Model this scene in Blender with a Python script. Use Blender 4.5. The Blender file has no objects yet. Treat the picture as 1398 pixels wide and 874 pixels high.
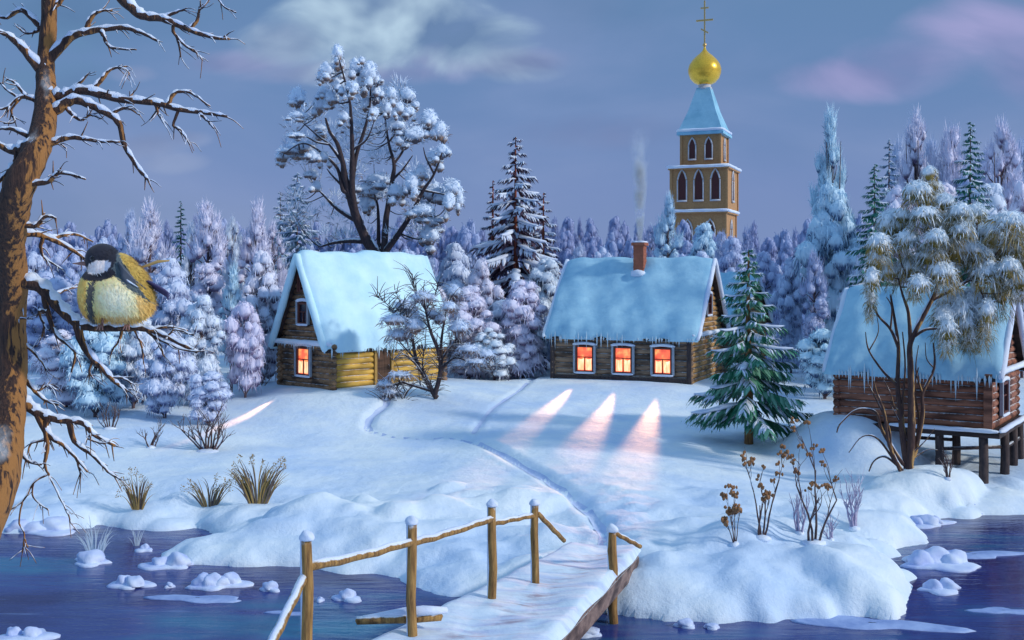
import bpy, math, random
import numpy as np
from mathutils import Vector, Matrix, noise as mnoise
R = math.radians
rng = np.random.default_rng(7)
random.seed(7)
scene = bpy.context.scene
COL = scene.collection
F, CX, HY, CH = 1500.0, 699.0, 380.0, 7.5      # focal length, image centre, horizon row, eye height

def W(px, py, Y):
    return Vector(((px-CX)/F*Y, Y, CH-(py-HY)/F*Y))

# ------------------------------------------------------------------ meshes
class MB:
    def __init__(s): s.v=[]; s.t=[]; s.q=[]; s.a=[]; s.n=0
    def add(s, v, tris=None, quads=None, a=0.0):
        v=np.asarray(v,float).reshape(-1,3)
        s.v.append(v)
        s.a.append(np.full(len(v),a,float) if np.isscalar(a) else np.asarray(a,float))
        if tris is not None and len(tris): s.t.append(np.asarray(tris,int).reshape(-1,3)+s.n)
        if quads is not None and len(quads): s.q.append(np.asarray(quads,int).reshape(-1,4)+s.n)
        s.n+=len(v)
    def mesh(s, name, mat, smooth=True):
        me=bpy.data.meshes.new(name)
        if not s.v: return me
        v=np.concatenate(s.v)
        t=np.concatenate(s.t) if s.t else np.zeros((0,3),int)
        q=np.concatenate(s.q) if s.q else np.zeros((0,4),int)
        me.vertices.add(len(v)); me.vertices.foreach_set('co', v.ravel().astype(np.float32))
        lo=np.concatenate([t.ravel(), q.ravel()]).astype(np.int32)
        me.loops.add(len(lo)); me.loops.foreach_set('vertex_index', lo)
        ls=np.concatenate([np.arange(len(t))*3, len(t)*3+np.arange(len(q))*4]).astype(np.int32)
        me.polygons.add(len(ls)); me.polygons.foreach_set('loop_start', ls)
        me.update(calc_edges=True); me.validate()
        at=me.attributes.new('s','FLOAT','POINT'); at.data.foreach_set('value', np.concatenate(s.a).astype(np.float32))
        me.polygons.foreach_set('use_smooth', np.full(len(me.polygons), smooth))
        me.materials.append(mat); me.update()
        return me
    def build(s, name, mat, parent=None, smooth=True):
        o=bpy.data.objects.new(name, s.mesh(name, mat, smooth)); COL.objects.link(o)
        if parent: o.parent=parent
        return o
    # shapes
    def box(s, x0,x1,y0,y1,z0,z1,a=0.0):
        v=[(x,y,z) for z in (z0,z1) for y in (y0,y1) for x in (x0,x1)]
        s.add(v, quads=[(0,2,3,1),(4,5,7,6),(0,1,5,4),(2,6,7,3),(0,4,6,2),(1,3,7,5)], a=a)
    def tube(s, pts, rad, sides=6, a=0.0, flat=1.0, lump=0.0, cap=True):
        P=np.asarray([tuple(p) for p in pts],float); n=len(P)
        rad=np.full(n,rad,float) if np.isscalar(rad) else np.asarray(rad,float)
        T=np.gradient(P,axis=0); T/=np.linalg.norm(T,axis=1)[:,None]+1e-9
        mt=np.abs(T.mean(0)); up=np.zeros(3); up[2 if mt[2]<.8 and abs(T[0,2])<.93 else 1]=1
        c=np.cross(T[0],up); c/=np.linalg.norm(c)+1e-9; Rr=[c]
        for k in range(1,n):
            c=c-T[k]*(c@T[k]); c=c/(np.linalg.norm(c)+1e-9); Rr.append(c)
        Rr=np.array(Rr)
        U=np.cross(Rr,T)
        ang=np.arange(sides)/sides*2*math.pi
        rr=rad[:,None]*(1+lump*(rng.random((n,sides))-.5))
        V=P[:,None,:]+Rr[:,None,:]*(np.cos(ang)[None,:,None]*rr[:,:,None])+U[:,None,:]*(np.sin(ang)[None,:,None]*rr[:,:,None]*flat)
        i=np.arange(n-1)[:,None]*sides; j=np.arange(sides)[None,:]; k=(j+1)%sides
        q=np.stack([i+sides+j,i+sides+k,i+k,i+j],-1).reshape(-1,4)
        V=V.reshape(-1,3); t=[]
        if cap:
            V=np.vstack([V,P[0]-T[0]*rad[0]*.5,P[-1]+T[-1]*rad[-1]*.5]); m=n*sides
            for c in range(sides):
                t.append((m,c,(c+1)%sides)); t.append((m+1,(n-1)*sides+(c+1)%sides,(n-1)*sides+c))
        if not np.isscalar(a): a=np.concatenate([np.repeat(a,sides),[a[0],a[-1]]])
        s.add(V,tris=t,quads=q,a=a)
    def lathe(s, prof, c=(0,0,0), sides=16, a=0.0):
        P=np.array(prof,float); ang=np.arange(sides)/sides*2*math.pi
        V=np.stack([c[0]+P[:,0][:,None]*np.cos(ang),c[1]+P[:,0][:,None]*np.sin(ang),c[2]+np.repeat(P[:,1][:,None],sides,1)],-1).reshape(-1,3)
        i=np.arange(len(P)-1)[:,None]*sides; j=np.arange(sides)[None,:]; k=(j+1)%sides
        s.add(V,quads=np.stack([i+j,i+k,i+sides+k,i+sides+j],-1).reshape(-1,4),a=a)

def ico(sub):
    import bmesh
    bm=bmesh.new(); bmesh.ops.create_icosphere(bm,subdivisions=sub,radius=1.0)
    v=np.array([p.co[:] for p in bm.verts]); f=np.array([[p.index for p in q.verts] for q in bm.faces]); bm.free()
    return v,f
ICO={k:ico(k) for k in (1,2,3,4)}

def blob(mb, c, r, sub=2, bump=0.12, a=1.0, bottom=None, seed=None):
    v,f=ICO[sub]; ph=rng.random(3)*6
    n=1+bump*(np.sin(v[:,0]*3.1+ph[0])*np.sin(v[:,1]*3.7+ph[1])+.6*np.sin(v[:,2]*5+v[:,0]*4+ph[2])+ .5*(rng.random(len(v))-.5))
    p=v*n[:,None]*np.asarray(r)
    if bottom is not None: p[:,2]=np.maximum(p[:,2], bottom*np.asarray(r).ravel()[-1])
    s_=a if np.isscalar(a) and bottom is not None else np.clip(.45+v[:,2]*1.1,0,1)*a
    mb.add(p+np.asarray(c), tris=f, a=s_)

def puff(mb, c, r, n=120, tilt=-0.55, out=0.55, blen=0.5, wid=0.07, core=True, sbias=0.0, capsnow=0.9, sub=2, coresz=.86):
    """a snow laden tuft: lumpy core with many small twigs growing out of it"""
    c=np.asarray(tuple(c),float); r=np.asarray(r,float)
    if core:
        v,f=ICO[sub]; ph=rng.random(3)*6
        nn=1+.14*np.sin(v[:,0]*3.3+ph[0])*np.sin(v[:,1]*3.9+ph[1])+.08*np.sin(v[:,2]*6+v[:,0]*5+ph[2])+.06*(rng.random(len(v))-.5)
        sz=coresz*np.where(v[:,2:3]>-.2,1.0,.75)
        mb.add(v*nn[:,None]*sz*r+c, tris=f, a=np.clip(.52+sbias+v[:,2]*.75,0,capsnow+.1))
    d=rng.normal(size=(n,3)); d/=np.linalg.norm(d,axis=1)[:,None]
    d[:,2]=np.where(d[:,2]<-.5,-d[:,2],d[:,2])
    p0=c+d*r*(.78+.2*rng.random((n,1)))
    rm=r.mean()
    dr=d*out+np.array([0,0,tilt])*(.5+rng.random((n,1)))+rng.normal(size=(n,3))*.28
    L=rm*blen*(.5+.8*rng.random((n,1)))
    p1=p0+dr*L
    w=np.cross(dr,rng.normal(size=(n,3))); w/=np.linalg.norm(w,axis=1)[:,None]+1e-9
    w*=rm*wid*(.6+.8*rng.random((n,1)))
    mid=(p0+p1)/2+np.array([0,0,.12])*L
    V=np.stack([p0-w*.6,p0+w*.6,mid+w,mid-w,p1],1).reshape(-1,3)
    i=np.arange(n)*5
    q=np.stack([i,i+1,i+2,i+3],1); t=np.stack([i+3,i+2,i+4],1)
    s0=np.clip(.52+sbias+d[:,2]*.6+rng.normal(size=n)*.26,0,1)
    mb.add(V,tris=t,quads=q,a=np.repeat(s0,5))

# ------------------------------------------------------------------ properties
def tag(o,label=None,cat=None,group=None,kind=None):
    if label: o['label']=label
    if cat: o['category']=cat
    if group: o['group']=group
    if kind: o['kind']=kind
    return o
def empty(name,loc,rz=0.0,label=None,cat=None,group=None):
    o=bpy.data.objects.new(name,None); COL.objects.link(o); o.location=loc; o.rotation_euler=(0,0,rz)
    o.empty_display_size=.2
    return tag(o,label,cat,group)
def copy_tree(root,loc,rz,sc,label,group=None,name=None):
    r=root.copy(); COL.objects.link(r); r.location=loc; r.rotation_euler=(0,0,rz); r.scale=sc
    r['label']=label
    if group: r['group']=group
    elif 'group' in r: del r['group']
    for ch in [o for o in root.children]:
        k=ch.copy(); COL.objects.link(k); k.parent=r
        for g in [o for o in ch.children]:
            m=g.copy(); COL.objects.link(m); m.parent=k
    return r

# ------------------------------------------------------------------ materials
def newmat(name):
    m=bpy.data.materials.new(name); m.use_nodes=True; nt=m.node_tree
    b=nt.nodes['Principled BSDF']; return m,nt,b
def nd(nt,t,**k):
    n=nt.nodes.new(t)
    for a,v in k.items():
        if a in n.inputs.keys() if hasattr(n.inputs,'keys') else False: n.inputs[a].default_value=v
        else: setattr(n,a,v)
    return n
def L(nt,a,b): nt.links.new(a,b)
def noise(nt,scale,detail=4,rough=.55,coord=None,stretch=None,kind='Object'):
    tc=nt.nodes.new('ShaderNodeTexCoord'); out=tc.outputs[kind]
    if kind=='World':
        pass
    if stretch:
        mp=nt.nodes.new('ShaderNodeMapping'); mp.inputs['Scale'].default_value=stretch; L(nt,out,mp.inputs[0]); out=mp.outputs[0]
    n=nt.nodes.new('ShaderNodeTexNoise'); n.inputs['Scale'].default_value=scale; n.inputs['Detail'].default_value=detail; n.inputs['Roughness'].default_value=rough
    L(nt,out,n.inputs['Vector']); return n
def ramp(nt,fac,stops):
    r=nt.nodes.new('ShaderNodeValToRGB'); e=r.color_ramp.elements
    while len(e)<len(stops): e.new(.5)
    for k,(p,c) in enumerate(stops): e[k].position=p; e[k].color=tuple(c)+(1,)
    L(nt,fac,r.inputs[0]); return r
def mix(nt,fac,a,b):
    m=nt.nodes.new('ShaderNodeMix'); m.data_type='RGBA'
    if isinstance(fac,(int,float)): m.inputs[0].default_value=fac
    else: L(nt,fac,m.inputs[0])
    for k,x in ((6,a),(7,b)):
        if isinstance(x,tuple): m.inputs[k].default_value=x+(1,)
        else: L(nt,x,m.inputs[k])
    return m.outputs[2]
def math_(nt,op,a,b=None,c=None,clamp=False):
    m=nt.nodes.new('ShaderNodeMath'); m.operation=op; m.use_clamp=clamp
    for k,x in enumerate((a,b,c)):
        if x is None: continue
        if isinstance(x,(int,float)): m.inputs[k].default_value=x
        else: L(nt,x,m.inputs[k])
    return m.outputs[0]
def maprange(nt,v,a,b,c=0,d=1,smooth=True):
    m=nt.nodes.new('ShaderNodeMapRange'); m.interpolation_type='SMOOTHSTEP' if smooth else 'LINEAR'
    L(nt,v,m.inputs[0])
    for k,x in ((1,a),(2,b),(3,c),(4,d)): m.inputs[k].default_value=x
    return m.outputs[0]
def bump(nt,h,b,strength=.4,dist=.05):
    n=nt.nodes.new('ShaderNodeBump'); n.inputs['Strength'].default_value=strength; n.inputs['Distance'].default_value=dist
    L(nt,h,n.inputs['Height']); L(nt,n.outputs[0],b.inputs['Normal'])

SNOWC=(.80,.88,.97)
def snow_mat(name,col=SNOWC,col2=(.60,.70,.93),scale=.35,bs=.35):
    m,nt,b=newmat(name)
    n=noise(nt,scale,5,.6); r=ramp(nt,n.outputs[0],[(.35,col2),(.62,col)])
    L(nt,r.outputs[0],b.inputs['Base Color']); b.inputs['Roughness'].default_value=.75
    b.inputs['Specular IOR Level'].default_value=.25
    n2=noise(nt,3.0,8,.62); n4=noise(nt,38,3,.7); bump(nt,math_(nt,'ADD',n2.outputs[0],math_(nt,'MULTIPLY',n4.outputs[0],.16)),b,bs,.14)
    return m
def up_snow(nt,base,lo=.25,hi=.6,amt=1.0,col=SNOWC,noisy=6.0):
    g=nt.nodes.new('ShaderNodeNewGeometry'); sx=nt.nodes.new('ShaderNodeSeparateXYZ'); L(nt,g.outputs['Normal'],sx.inputs[0])
    n=noise(nt,noisy,3); z=math_(nt,'ADD',sx.outputs[2],math_(nt,'MULTIPLY',math_(nt,'SUBTRACT',n.outputs[0],.5),.9))
    f=math_(nt,'MULTIPLY',maprange(nt,z,lo,hi),amt)
    return mix(nt,f,base,col)
def bark_mat(name,dark,light,snow=True,scale=8,stretch=(1,1,.18),lo=.3,hi=.6,warm=None,amt=.95):
    m,nt,b=newmat(name)
    n=noise(nt,scale,7,.65,stretch=stretch)
    r=ramp(nt,n.outputs[0],[(.32,dark),(.66,light)]); c=r.outputs[0]
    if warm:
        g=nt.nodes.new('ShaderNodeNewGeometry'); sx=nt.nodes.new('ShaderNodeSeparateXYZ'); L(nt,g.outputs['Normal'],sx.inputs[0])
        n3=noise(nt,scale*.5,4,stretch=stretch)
        f=maprange(nt,math_(nt,'ADD',n3.outputs[0],math_(nt,'MULTIPLY',sx.outputs[0],.25)),.58,.72)  # right-facing sides tinted warm: sun highlights painted into the bark
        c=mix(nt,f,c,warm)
    if snow: c=up_snow(nt,c,lo,hi,amt)
    L(nt,c,b.inputs['Base Color']); b.inputs['Roughness'].default_value=.85
    bump(nt,n.outputs[0],b,.7,.03)
    return m
def frost_mat(name,twig,snowc,tint=(.5,.5,.8),tintamt=.35,haze=None,hazeamt=0.0,twig2=None):
    """snow on twigs: attribute s runs from bare twig (0) to snow (1); each tree has its own tint"""
    m,nt,b=newmat(name)
    a=nt.nodes.new('ShaderNodeAttribute'); a.attribute_name='s'
    n=noise(nt,1.7,4); 
    s=math_(nt,'ADD',a.outputs['Fac'],math_(nt,'MULTIPLY',math_(nt,'SUBTRACT',n.outputs[0],.5),.5))
    tw=twig
    if twig2: tw=mix(nt,maprange(nt,noise(nt,.9,2).outputs[0],.4,.6),twig,twig2)
    c=mix(nt,maprange(nt,s,.12,.62),tw,snowc)
    oi=nt.nodes.new('ShaderNodeObjectInfo')
    c=mix(nt,math_(nt,'MULTIPLY',oi.outputs['Random'],tintamt),c,tint)
    if haze: c=mix(nt,hazeamt,c,haze)  # aerial haze baked into the foliage colour of distant trees
    L(nt,c,b.inputs['Base Color']); b.inputs['Roughness'].default_value=.8; b.inputs['Specular IOR Level'].default_value=.15
    return m
def plain(name,col,rough=.6,metal=0,emit=None,es=0,bumpy=None):
    m,nt,b=newmat(name)
    n=noise(nt,6,4); d=tuple(x*.72 for x in col)
    r=ramp(nt,n.outputs[0],[(.3,d),(.7,col)]); L(nt,r.outputs[0],b.inputs['Base Color'])
    b.inputs['Roughness'].default_value=rough; b.inputs['Metallic'].default_value=metal
    if emit: b.inputs['Emission Color'].default_value=emit+(1,); b.inputs['Emission Strength'].default_value=es
    if bumpy: bump(nt,n.outputs[0],b,bumpy,.02)
    return m
def log_mat(name,dark,light,scale=5,snow=True):
    m,nt,b=newmat(name)
    n=noise(nt,scale,7,.7,stretch=(.12,1,1.6)); n2=noise(nt,1.3,3,.5,stretch=(.5,1,2.5))
    r=ramp(nt,n.outputs[0],[(.3,dark),(.68,light)])
    c=mix(nt,maprange(nt,n2.outputs[0],.42,.66),r.outputs[0],tuple(x*.55 for x in dark))
    if snow: c=up_snow(nt,c,.72,.95,.75)
    L(nt,c,b.inputs['Base Color']); b.inputs['Roughness'].default_value=.8
    bump(nt,n.outputs[0],b,.6,.02)
    return m

M={}
M['ground']=snow_mat('snow_ground',(.82,.92,.98),(.58,.74,.95),.30,.45)  # second colour: blue shadow tone put into the snow in patches
M['snow']=snow_mat('snow_cover')
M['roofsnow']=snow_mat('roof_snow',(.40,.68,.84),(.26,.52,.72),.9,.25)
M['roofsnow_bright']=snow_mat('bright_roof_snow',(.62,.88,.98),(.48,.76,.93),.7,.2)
M['treesnow']=snow_mat('branch_snow',(.78,.86,.97),(.6,.7,.92),2.5,.3)
M['ice']=plain('icicle_ice',(.62,.80,.92),.2)
M['icefloe']=snow_mat('ice_floe_snow',(.66,.76,.95),(.42,.52,.85),1.5,.3)
M['thinice']=snow_mat('thin_ice',(.38,.50,.80),(.22,.32,.62),1.5,.3)
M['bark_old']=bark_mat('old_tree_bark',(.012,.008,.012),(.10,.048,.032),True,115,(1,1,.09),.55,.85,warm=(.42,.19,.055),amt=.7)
M['bark_dark']=bark_mat('dark_bark',(.015,.011,.02),(.07,.045,.045),True,14,(1,1,.3),.35,.65,amt=.85)
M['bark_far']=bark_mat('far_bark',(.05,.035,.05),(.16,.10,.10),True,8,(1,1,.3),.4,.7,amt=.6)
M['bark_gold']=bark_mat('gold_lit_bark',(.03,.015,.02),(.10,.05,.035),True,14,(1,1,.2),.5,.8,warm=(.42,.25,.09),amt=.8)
M['bark_red']=bark_mat('red_pine_bark',(.10,.02,.015),(.28,.07,.035),True,10,(1,1,.3),.5,.8,amt=.5)
M['bark_fir']=bark_mat('fir_bark',(.10,.05,.02),(.34,.17,.06),True,14,(1,1,.2),.6,.9,amt=.4)
M['shrub']=bark_mat('shrub_bark',(.04,.025,.035),(.15,.09,.08),True,20,(1,1,.3),.45,.8,amt=.75)
M['shrub_pale']=bark_mat('frosted_shrub_bark',(.24,.22,.36),(.45,.42,.6),True,20,(1,1,.3),.2,.6,amt=.9)
M['seed']=plain('dry_seed_heads',(.36,.18,.08),.9)
M['reed_gold']=plain('golden_reed',(.42,.28,.09),.8); M['reed_dark']=plain('dark_reed',(.16,.12,.10),.8)
M['frostgrass']=plain('frosted_grass',(.62,.76,.88),.6)
FR=dict(snowc=(.66,.74,.93))
M['frost_near']=frost_mat('frosted_foliage',(.07,.07,.13),(.78,.87,.97),(.34,.42,.78),.40)
M['frost_lilac']=frost_mat('lilac_frosted_foliage',(.13,.09,.13),(.80,.82,.95),(.48,.42,.74),.32)
M['frost_blue']=frost_mat('blue_frosted_foliage',(.05,.09,.18),(.62,.84,.96),(.25,.40,.70),.30)
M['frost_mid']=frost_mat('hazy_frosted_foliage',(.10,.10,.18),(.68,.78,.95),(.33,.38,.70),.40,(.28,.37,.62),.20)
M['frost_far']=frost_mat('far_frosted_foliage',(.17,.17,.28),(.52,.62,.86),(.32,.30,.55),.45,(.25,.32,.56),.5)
M['frost_big']=frost_mat('snowy_tree_foliage',(.10,.065,.055),(.72,.84,.98),(.5,.6,.9),.1,twig2=(.26,.15,.08))
M['frost_gold']=frost_mat('olive_snowy_foliage',(.18,.15,.04),(.82,.91,.98),(.7,.8,.9),.05,twig2=(.36,.25,.06))
M['frost_bush']=frost_mat('snowy_bush_foliage',(.10,.06,.05),(.68,.80,.97),(.5,.6,.9),.1,twig2=(.20,.12,.08))
M['fir_green']=frost_mat('fir_needles',(.015,.16,.09),(.20,.44,.33),(.02,.15,.11),.3,twig2=(.03,.13,.06))
M['fir_dark']=frost_mat('dark_pine_needles',(.035,.020,.04),(.16,.13,.20),(.06,.02,.02),.3,twig2=(.10,.03,.03))
M['fir_teal']=frost_mat('teal_spruce_needles',(.06,.13,.20),(.42,.60,.75),(.15,.28,.40),.3)
M['fir_deep']=frost_mat('deep_green_needles',(.02,.14,.09),(.12,.36,.28),(.03,.12,.14),.3)
M['log_brown']=log_mat('brown_logs',(.12,.065,.035),(.42,.24,.12))
M['log_grey']=log_mat('shaded_grey_brown_logs',(.13,.085,.06),(.42,.28,.18))  # shade of the cabin fronts put into the log colour
M['log_yellow']=log_mat('yellow_boards',(.55,.32,.05),(.88,.56,.12))
M['log_orange']=log_mat('sunlit_orange_logs',(.30,.15,.05),(.62,.36,.12))  # sun on the cabins' right walls put into the log colour
M['log_red']=log_mat('red_brown_logs',(.15,.05,.03),(.46,.19,.11))
M['darkwood']=log_mat('dark_wood',(.02,.012,.012),(.07,.04,.035),snow=False)
M['framewood']=plain('window_frame_wood',(.13,.035,.025),.7)
M['frametrim']=plain('pale_window_trim',(.36,.42,.50),.7)
M['door']=log_mat('dark_door_boards',(.05,.025,.015),(.14,.07,.04),snow=False)
M['goldwood']=plain('door_frame_wood',(.45,.27,.07),.7)
M['pane']=plain('lit_window_pane',(.9,.25,.1),.4,emit=(1.0,.13,.045),es=1.1)
nt_=M['pane'].node_tree; L(nt_,ramp(nt_,noise(nt_,2.6,3).outputs[0],[(.38,(.62,.05,.03)),(.52,(1.0,.13,.05)),(.66,(1.0,.38,.12))]).outputs[0],nt_.nodes['Principled BSDF'].inputs['Emission Color'])
M['curtain']=plain('lit_curtain',(.9,.7,.4),.8,emit=(1.0,.50,.20),es=1.2)
nt_=M['curtain'].node_tree; L(nt_,ramp(nt_,noise(nt_,4,3,stretch=(4,4,.6)).outputs[0],[(.36,(.95,.30,.10)),(.5,(1.0,.52,.22)),(.64,(1.0,.80,.50))]).outputs[0],nt_.nodes['Principled BSDF'].inputs['Emission Color'])
M['darkpane']=plain('dark_window_pane',(.02,.02,.04),.15)
M['brick']=plain('chimney_brick',(.42,.14,.08),.85,bumpy=.6)
M['church']=plain('church_plaster_wall',(.52,.28,.12),.85)
M['church_trim']=plain('church_pale_trim',(.60,.62,.68),.7)
M['church_window']=plain('church_window_dark_red',(.09,.015,.012),.4)
M['tent']=snow_mat('spire_roof_snow',(.30,.58,.75),(.20,.45,.62),.5,.15)
M['gold']=plain('gold_dome',(.95,.58,.06),.28,.55,emit=(.8,.45,.03),es=.05)  # faint glow of its own added to brighten the gold
M['goldx']=plain('gold_cross',(.75,.50,.18),.4,.5)
M['post']=bark_mat('bridge_wood',(.10,.045,.015),(.46,.26,.08),True,16,(1,1,.12),.45,.75,amt=.95)
M['plank']=log_mat('bridge_planks',(.12,.08,.08),(.32,.23,.20))
M['darkpost']=bark_mat('stilt_wood',(.02,.015,.02),(.09,.06,.055),True,10,(1,1,.2),.5,.8,amt=.8)
def bridge_snow_mat():
    m,nt,b=newmat('trodden_bridge_snow')
    n=noise(nt,1.4,5,.6,stretch=(.35,2.0,1)); r=ramp(nt,n.outputs[0],[(.34,(.52,.62,.86)),(.5,(.68,.82,.96)),(.7,(.78,.90,.99))])
    a=nt.nodes.new('ShaderNodeAttribute'); a.attribute_name='s'
    n3=noise(nt,2.2,4,.6,stretch=(.5,1.6,1)); f=math_(nt,'MULTIPLY',a.outputs['Fac'],maprange(nt,n3.outputs[0],.46,.75))
    L(nt,mix(nt,f,r.outputs[0],(.34,.27,.34)),b.inputs['Base Color']); b.inputs['Roughness'].default_value=.7
    bump(nt,noise(nt,5,6).outputs[0],b,.4,.05)
    return m
M['bridgesnow']=bridge_snow_mat()
def water_mat():
    m,nt,b=newmat('river_water')
    n=noise(nt,.22,4,.6,stretch=(.5,1.3,1)); r=ramp(nt,n.outputs[0],[(.35,(.020,.014,.10)),(.52,(.035,.055,.23)),(.72,(.03,.20,.33))])
    n5=noise(nt,1.1,5,.65,stretch=(.28,1.9,1)); c=mix(nt,math_(nt,'MULTIPLY',maprange(nt,n5.outputs[0],.60,.78),.55),r.outputs[0],(.22,.34,.62))  # bright ripple streaks painted into the water colour
    L(nt,c,b.inputs['Base Color'])
    b.inputs['Roughness'].default_value=.06; b.inputs['IOR'].default_value=1.33; b.inputs['Specular IOR Level'].default_value=.45
    n2=noise(nt,1.6,5,.6,stretch=(.5,2.2,1)); bump(nt,n2.outputs[0],b,.18,.10)
    return m
M['water']=water_mat()

# ------------------------------------------------------------------ terrain
def Z0(px,py): Y=F*CH/(py-HY); return ((px-CX)/F*Y, Y)
shore_px=[(-400,690),(-60,700),(60,716),(150,706),(230,722),(300,716),(345,735),(350,760),(420,762),(480,770),(560,778),(640,796),(720,806),(800,812),(850,824),
 (900,836),(1000,842),(1100,838),(1190,836),(1236,822),(1240,800),(1205,775),(1190,752),(1200,728),(1250,712),(1300,706),(1345,694),(1450,690),(1800,690)]
SH=np.array([Z0(*p) for p in shore_px])
landA=np.vstack([SH,[[900,45],[900,1500],[-900,1500],[-900,40]]])
landB=np.array([[-60,17.2],[-3.4,17.2],[-2.8,17.6],[-1,17.6],[0,17.0],[60,16.6],[60,-30],[-60,-30]])
def inpoly(x,y,P):
    c=np.zeros(x.shape,bool); n=len(P)
    for i in range(n):
        x0,y0=P[i]; x1,y1=P[(i+1)%n]
        if y0==y1: continue
        k=((y0>y)!=(y1>y))&(x<(x1-x0)*(y-y0)/(y1-y0)+x0); c^=k
    return c
def sdist(x,y,P,closed=True):
    d=np.full(x.shape,1e9); n=len(P)
    for i in range(n if closed else n-1):
        a=P[i]; b=P[(i+1)%n]; ab=b-a
        t=np.clip(((x-a[0])*ab[0]+(y-a[1])*ab[1])/(ab@ab+1e-9),0,1)
        d=np.minimum(d,np.hypot(x-a[0]-t*ab[0],y-a[1]-t*ab[1]))
    return d
def vnoise(x,y,sc,seed):
    r=np.random.default_rng(seed).random((64,64)); u=x/sc; v=y/sc
    i=np.floor(u).astype(int); j=np.floor(v).astype(int); fu=u-i; fv=v-j
    fu=fu*fu*(3-2*fu); fv=fv*fv*(3-2*fv); g=lambda a,b: r[a%64,b%64]
    return (g(i,j)*(1-fu)+g(i+1,j)*fu)*(1-fv)+(g(i,j+1)*(1-fu)+g(i+1,j+1)*fu)*fv-.5
GAUSS=[]      # x,y,height,rx,ry
_b1=W(453,531,50.5); _b2=W(942,523,54.0)
PADS=[(_b1.x+1.4,_b1.y+3.2,_b1.z+.03,6.0),(_b2.x-2.2,_b2.y+3.4,_b2.z+.03,6.5),(12.6,41.0,2.5,2.2)]
DOMES=[]      # x,y,r,h
PATHS=[]
def smooth(e0,e1,x): t=np.clip((x-e0)/(e1-e0),0,1); return t*t*(3-2*t)
def hbase(x,y):
    x=np.asarray(x,float); y=np.asarray(y,float)
    dA=sdist(x,y,landA)*np.where(inpoly(x,y,landA),1,-1)
    dB=sdist(x,y,landB)*np.where(inpoly(x,y,landB),1,-1)
    d=np.maximum(dA,dB)
    z=np.where(d>0,.06+.66*(1-np.exp(-np.maximum(d,0)/1.3)),np.maximum(d*.8,-1.0))
    z=z+np.where(dA>0,1.35*smooth(.5,24,dA)+3.0*smooth(60,200,dA)*(0.7+vnoise(x,y,60,3)),0)
    flat=1-np.exp(-((x-3.5)/6)**4-((y-46)/8.5)**4)
    z=z+np.where(d>0,(vnoise(x,y,5.5,5)*.5*flat+vnoise(x,y,2.3,6)*.16*flat)*smooth(.3,4,d),0)
    for gx,gy,zp,r in PADS:
        w_=np.exp(-(((x-gx)**2+(y-gy)**2)/r**2)**2); z=z*(1-w_)+zp*w_
    for gx,gy,gh,rx,ry in GAUSS: z=z+gh*np.exp(-((x-gx)/rx)**2-((y-gy)/ry)**2)*(d>-.2)
    return z
def hgt(x,y):
    x=np.asarray(x,float); y=np.asarray(y,float)
    z=hbase(x,y)
    wob=1+.45*vnoise(x,y,.7,31)+.2*vnoise(x,y,.3,32); fine=vnoise(x,y,1.1,33)*.22+vnoise(x,y,.45,34)*.10+vnoise(x,y,.2,35)*.03; fine=fine*(.2+.8*(1-smooth(31,38,y)))
    for dx,dy,r,h,zb in DOMES:
        an=math.sin(dx*12.9+dy*7.7)*.5; el=1.5+.7*math.sin(dx*5.1+dy*3.3); ux=(x-dx)*math.cos(an)+(y-dy)*math.sin(an); uy=-(x-dx)*math.sin(an)+(y-dy)*math.cos(an)
        q=((ux/el)**2+uy**2)/r**2*wob
        zd=min(zb+.35,.6); v=zb-zd+(zd+h)*np.sqrt(np.maximum(0,1-q)); kk=.16; hh=np.maximum(kk-np.abs(z-v),0)/kk
        z=np.where(q<1,np.maximum(z,v)+hh*hh*kk*.25,z)
    z=z+np.where(z>.05,fine*np.clip(z*2,0,1),0)
    for P,w,dep in PATHS:
        dd=sdist(x,y,P,False); z=z-dep*np.exp(-(dd/w)**2)+dep*.12*np.exp(-((dd-w*1.9)/(w*.6))**2)
    return z
def H(x,y): return float(hgt(np.array([x]),np.array([y]))[0])
def ground(px,py):
    """first point where the line of sight through a pixel meets the snow or the water"""
    Y=np.arange(18,140,.1); X=(px-CX)/F*Y; z=np.maximum(hgt(X,Y),0); zr=CH-(py-HY)/F*Y
    k=np.argmax(zr<z); 
    if not (zr<z).any(): k=len(Y)-1
    return Vector((X[k],Y[k],z[k]))
def at(px,Y,sink=0): X=(px-CX)/F*Y; return Vector((X,Y,H(X,Y)-sink))
GAUSS+=[(12.3,38.2,.7,1.5,1.2),(9.0,33.2,.25,1.5,1.2),(6.3,28.3,.55,3.2,1.9),(2.6,27.6,.15,2,1.5),(13.2,36.2,.35,1.6,1.0),(-4.5,31.5,.35,3,1.8),(-9.5,36.5,.2,4,1.5),(.8,31,-.25,1.2,3)]
rs=np.random.default_rng(21)
# billowing snow lumps along the banks
for i in range(1,len(SH)-2):
    a,b=SH[i],SH[i+1]; Lg=np.hypot(*(b-a)); nrm=np.array([-(b-a)[1],(b-a)[0]])/Lg
    for k in range(max(2,int(Lg/.5))):
        t=rs.random(); d=.05+rs.random()**1.5*2.0; p=a+(b-a)*t+nrm*d; r=.35+rs.random()**1.5*1.1
        if inpoly(np.array([p[0]]),np.array([p[1]]),landA)[0] is False: continue
        DOMES.append([p[0],p[1],r,r*(.16+.22*rs.random())])
for _ in range(90):      # lumps on the slopes between the path and the banks
    px=rs.choice([rs.uniform(540,790),rs.uniform(860,1180),rs.uniform(340,560)]); py=rs.uniform(640,790); x,y=Z0(px,py+60); r=.5+rs.random()*.9
    DOMES.append([x,y,r,r*(.15+.15*rs.random())])
for d in DOMES: d.append(float(hbase(np.array([d[0]]),np.array([d[1]]))[0])-.02)
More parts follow.
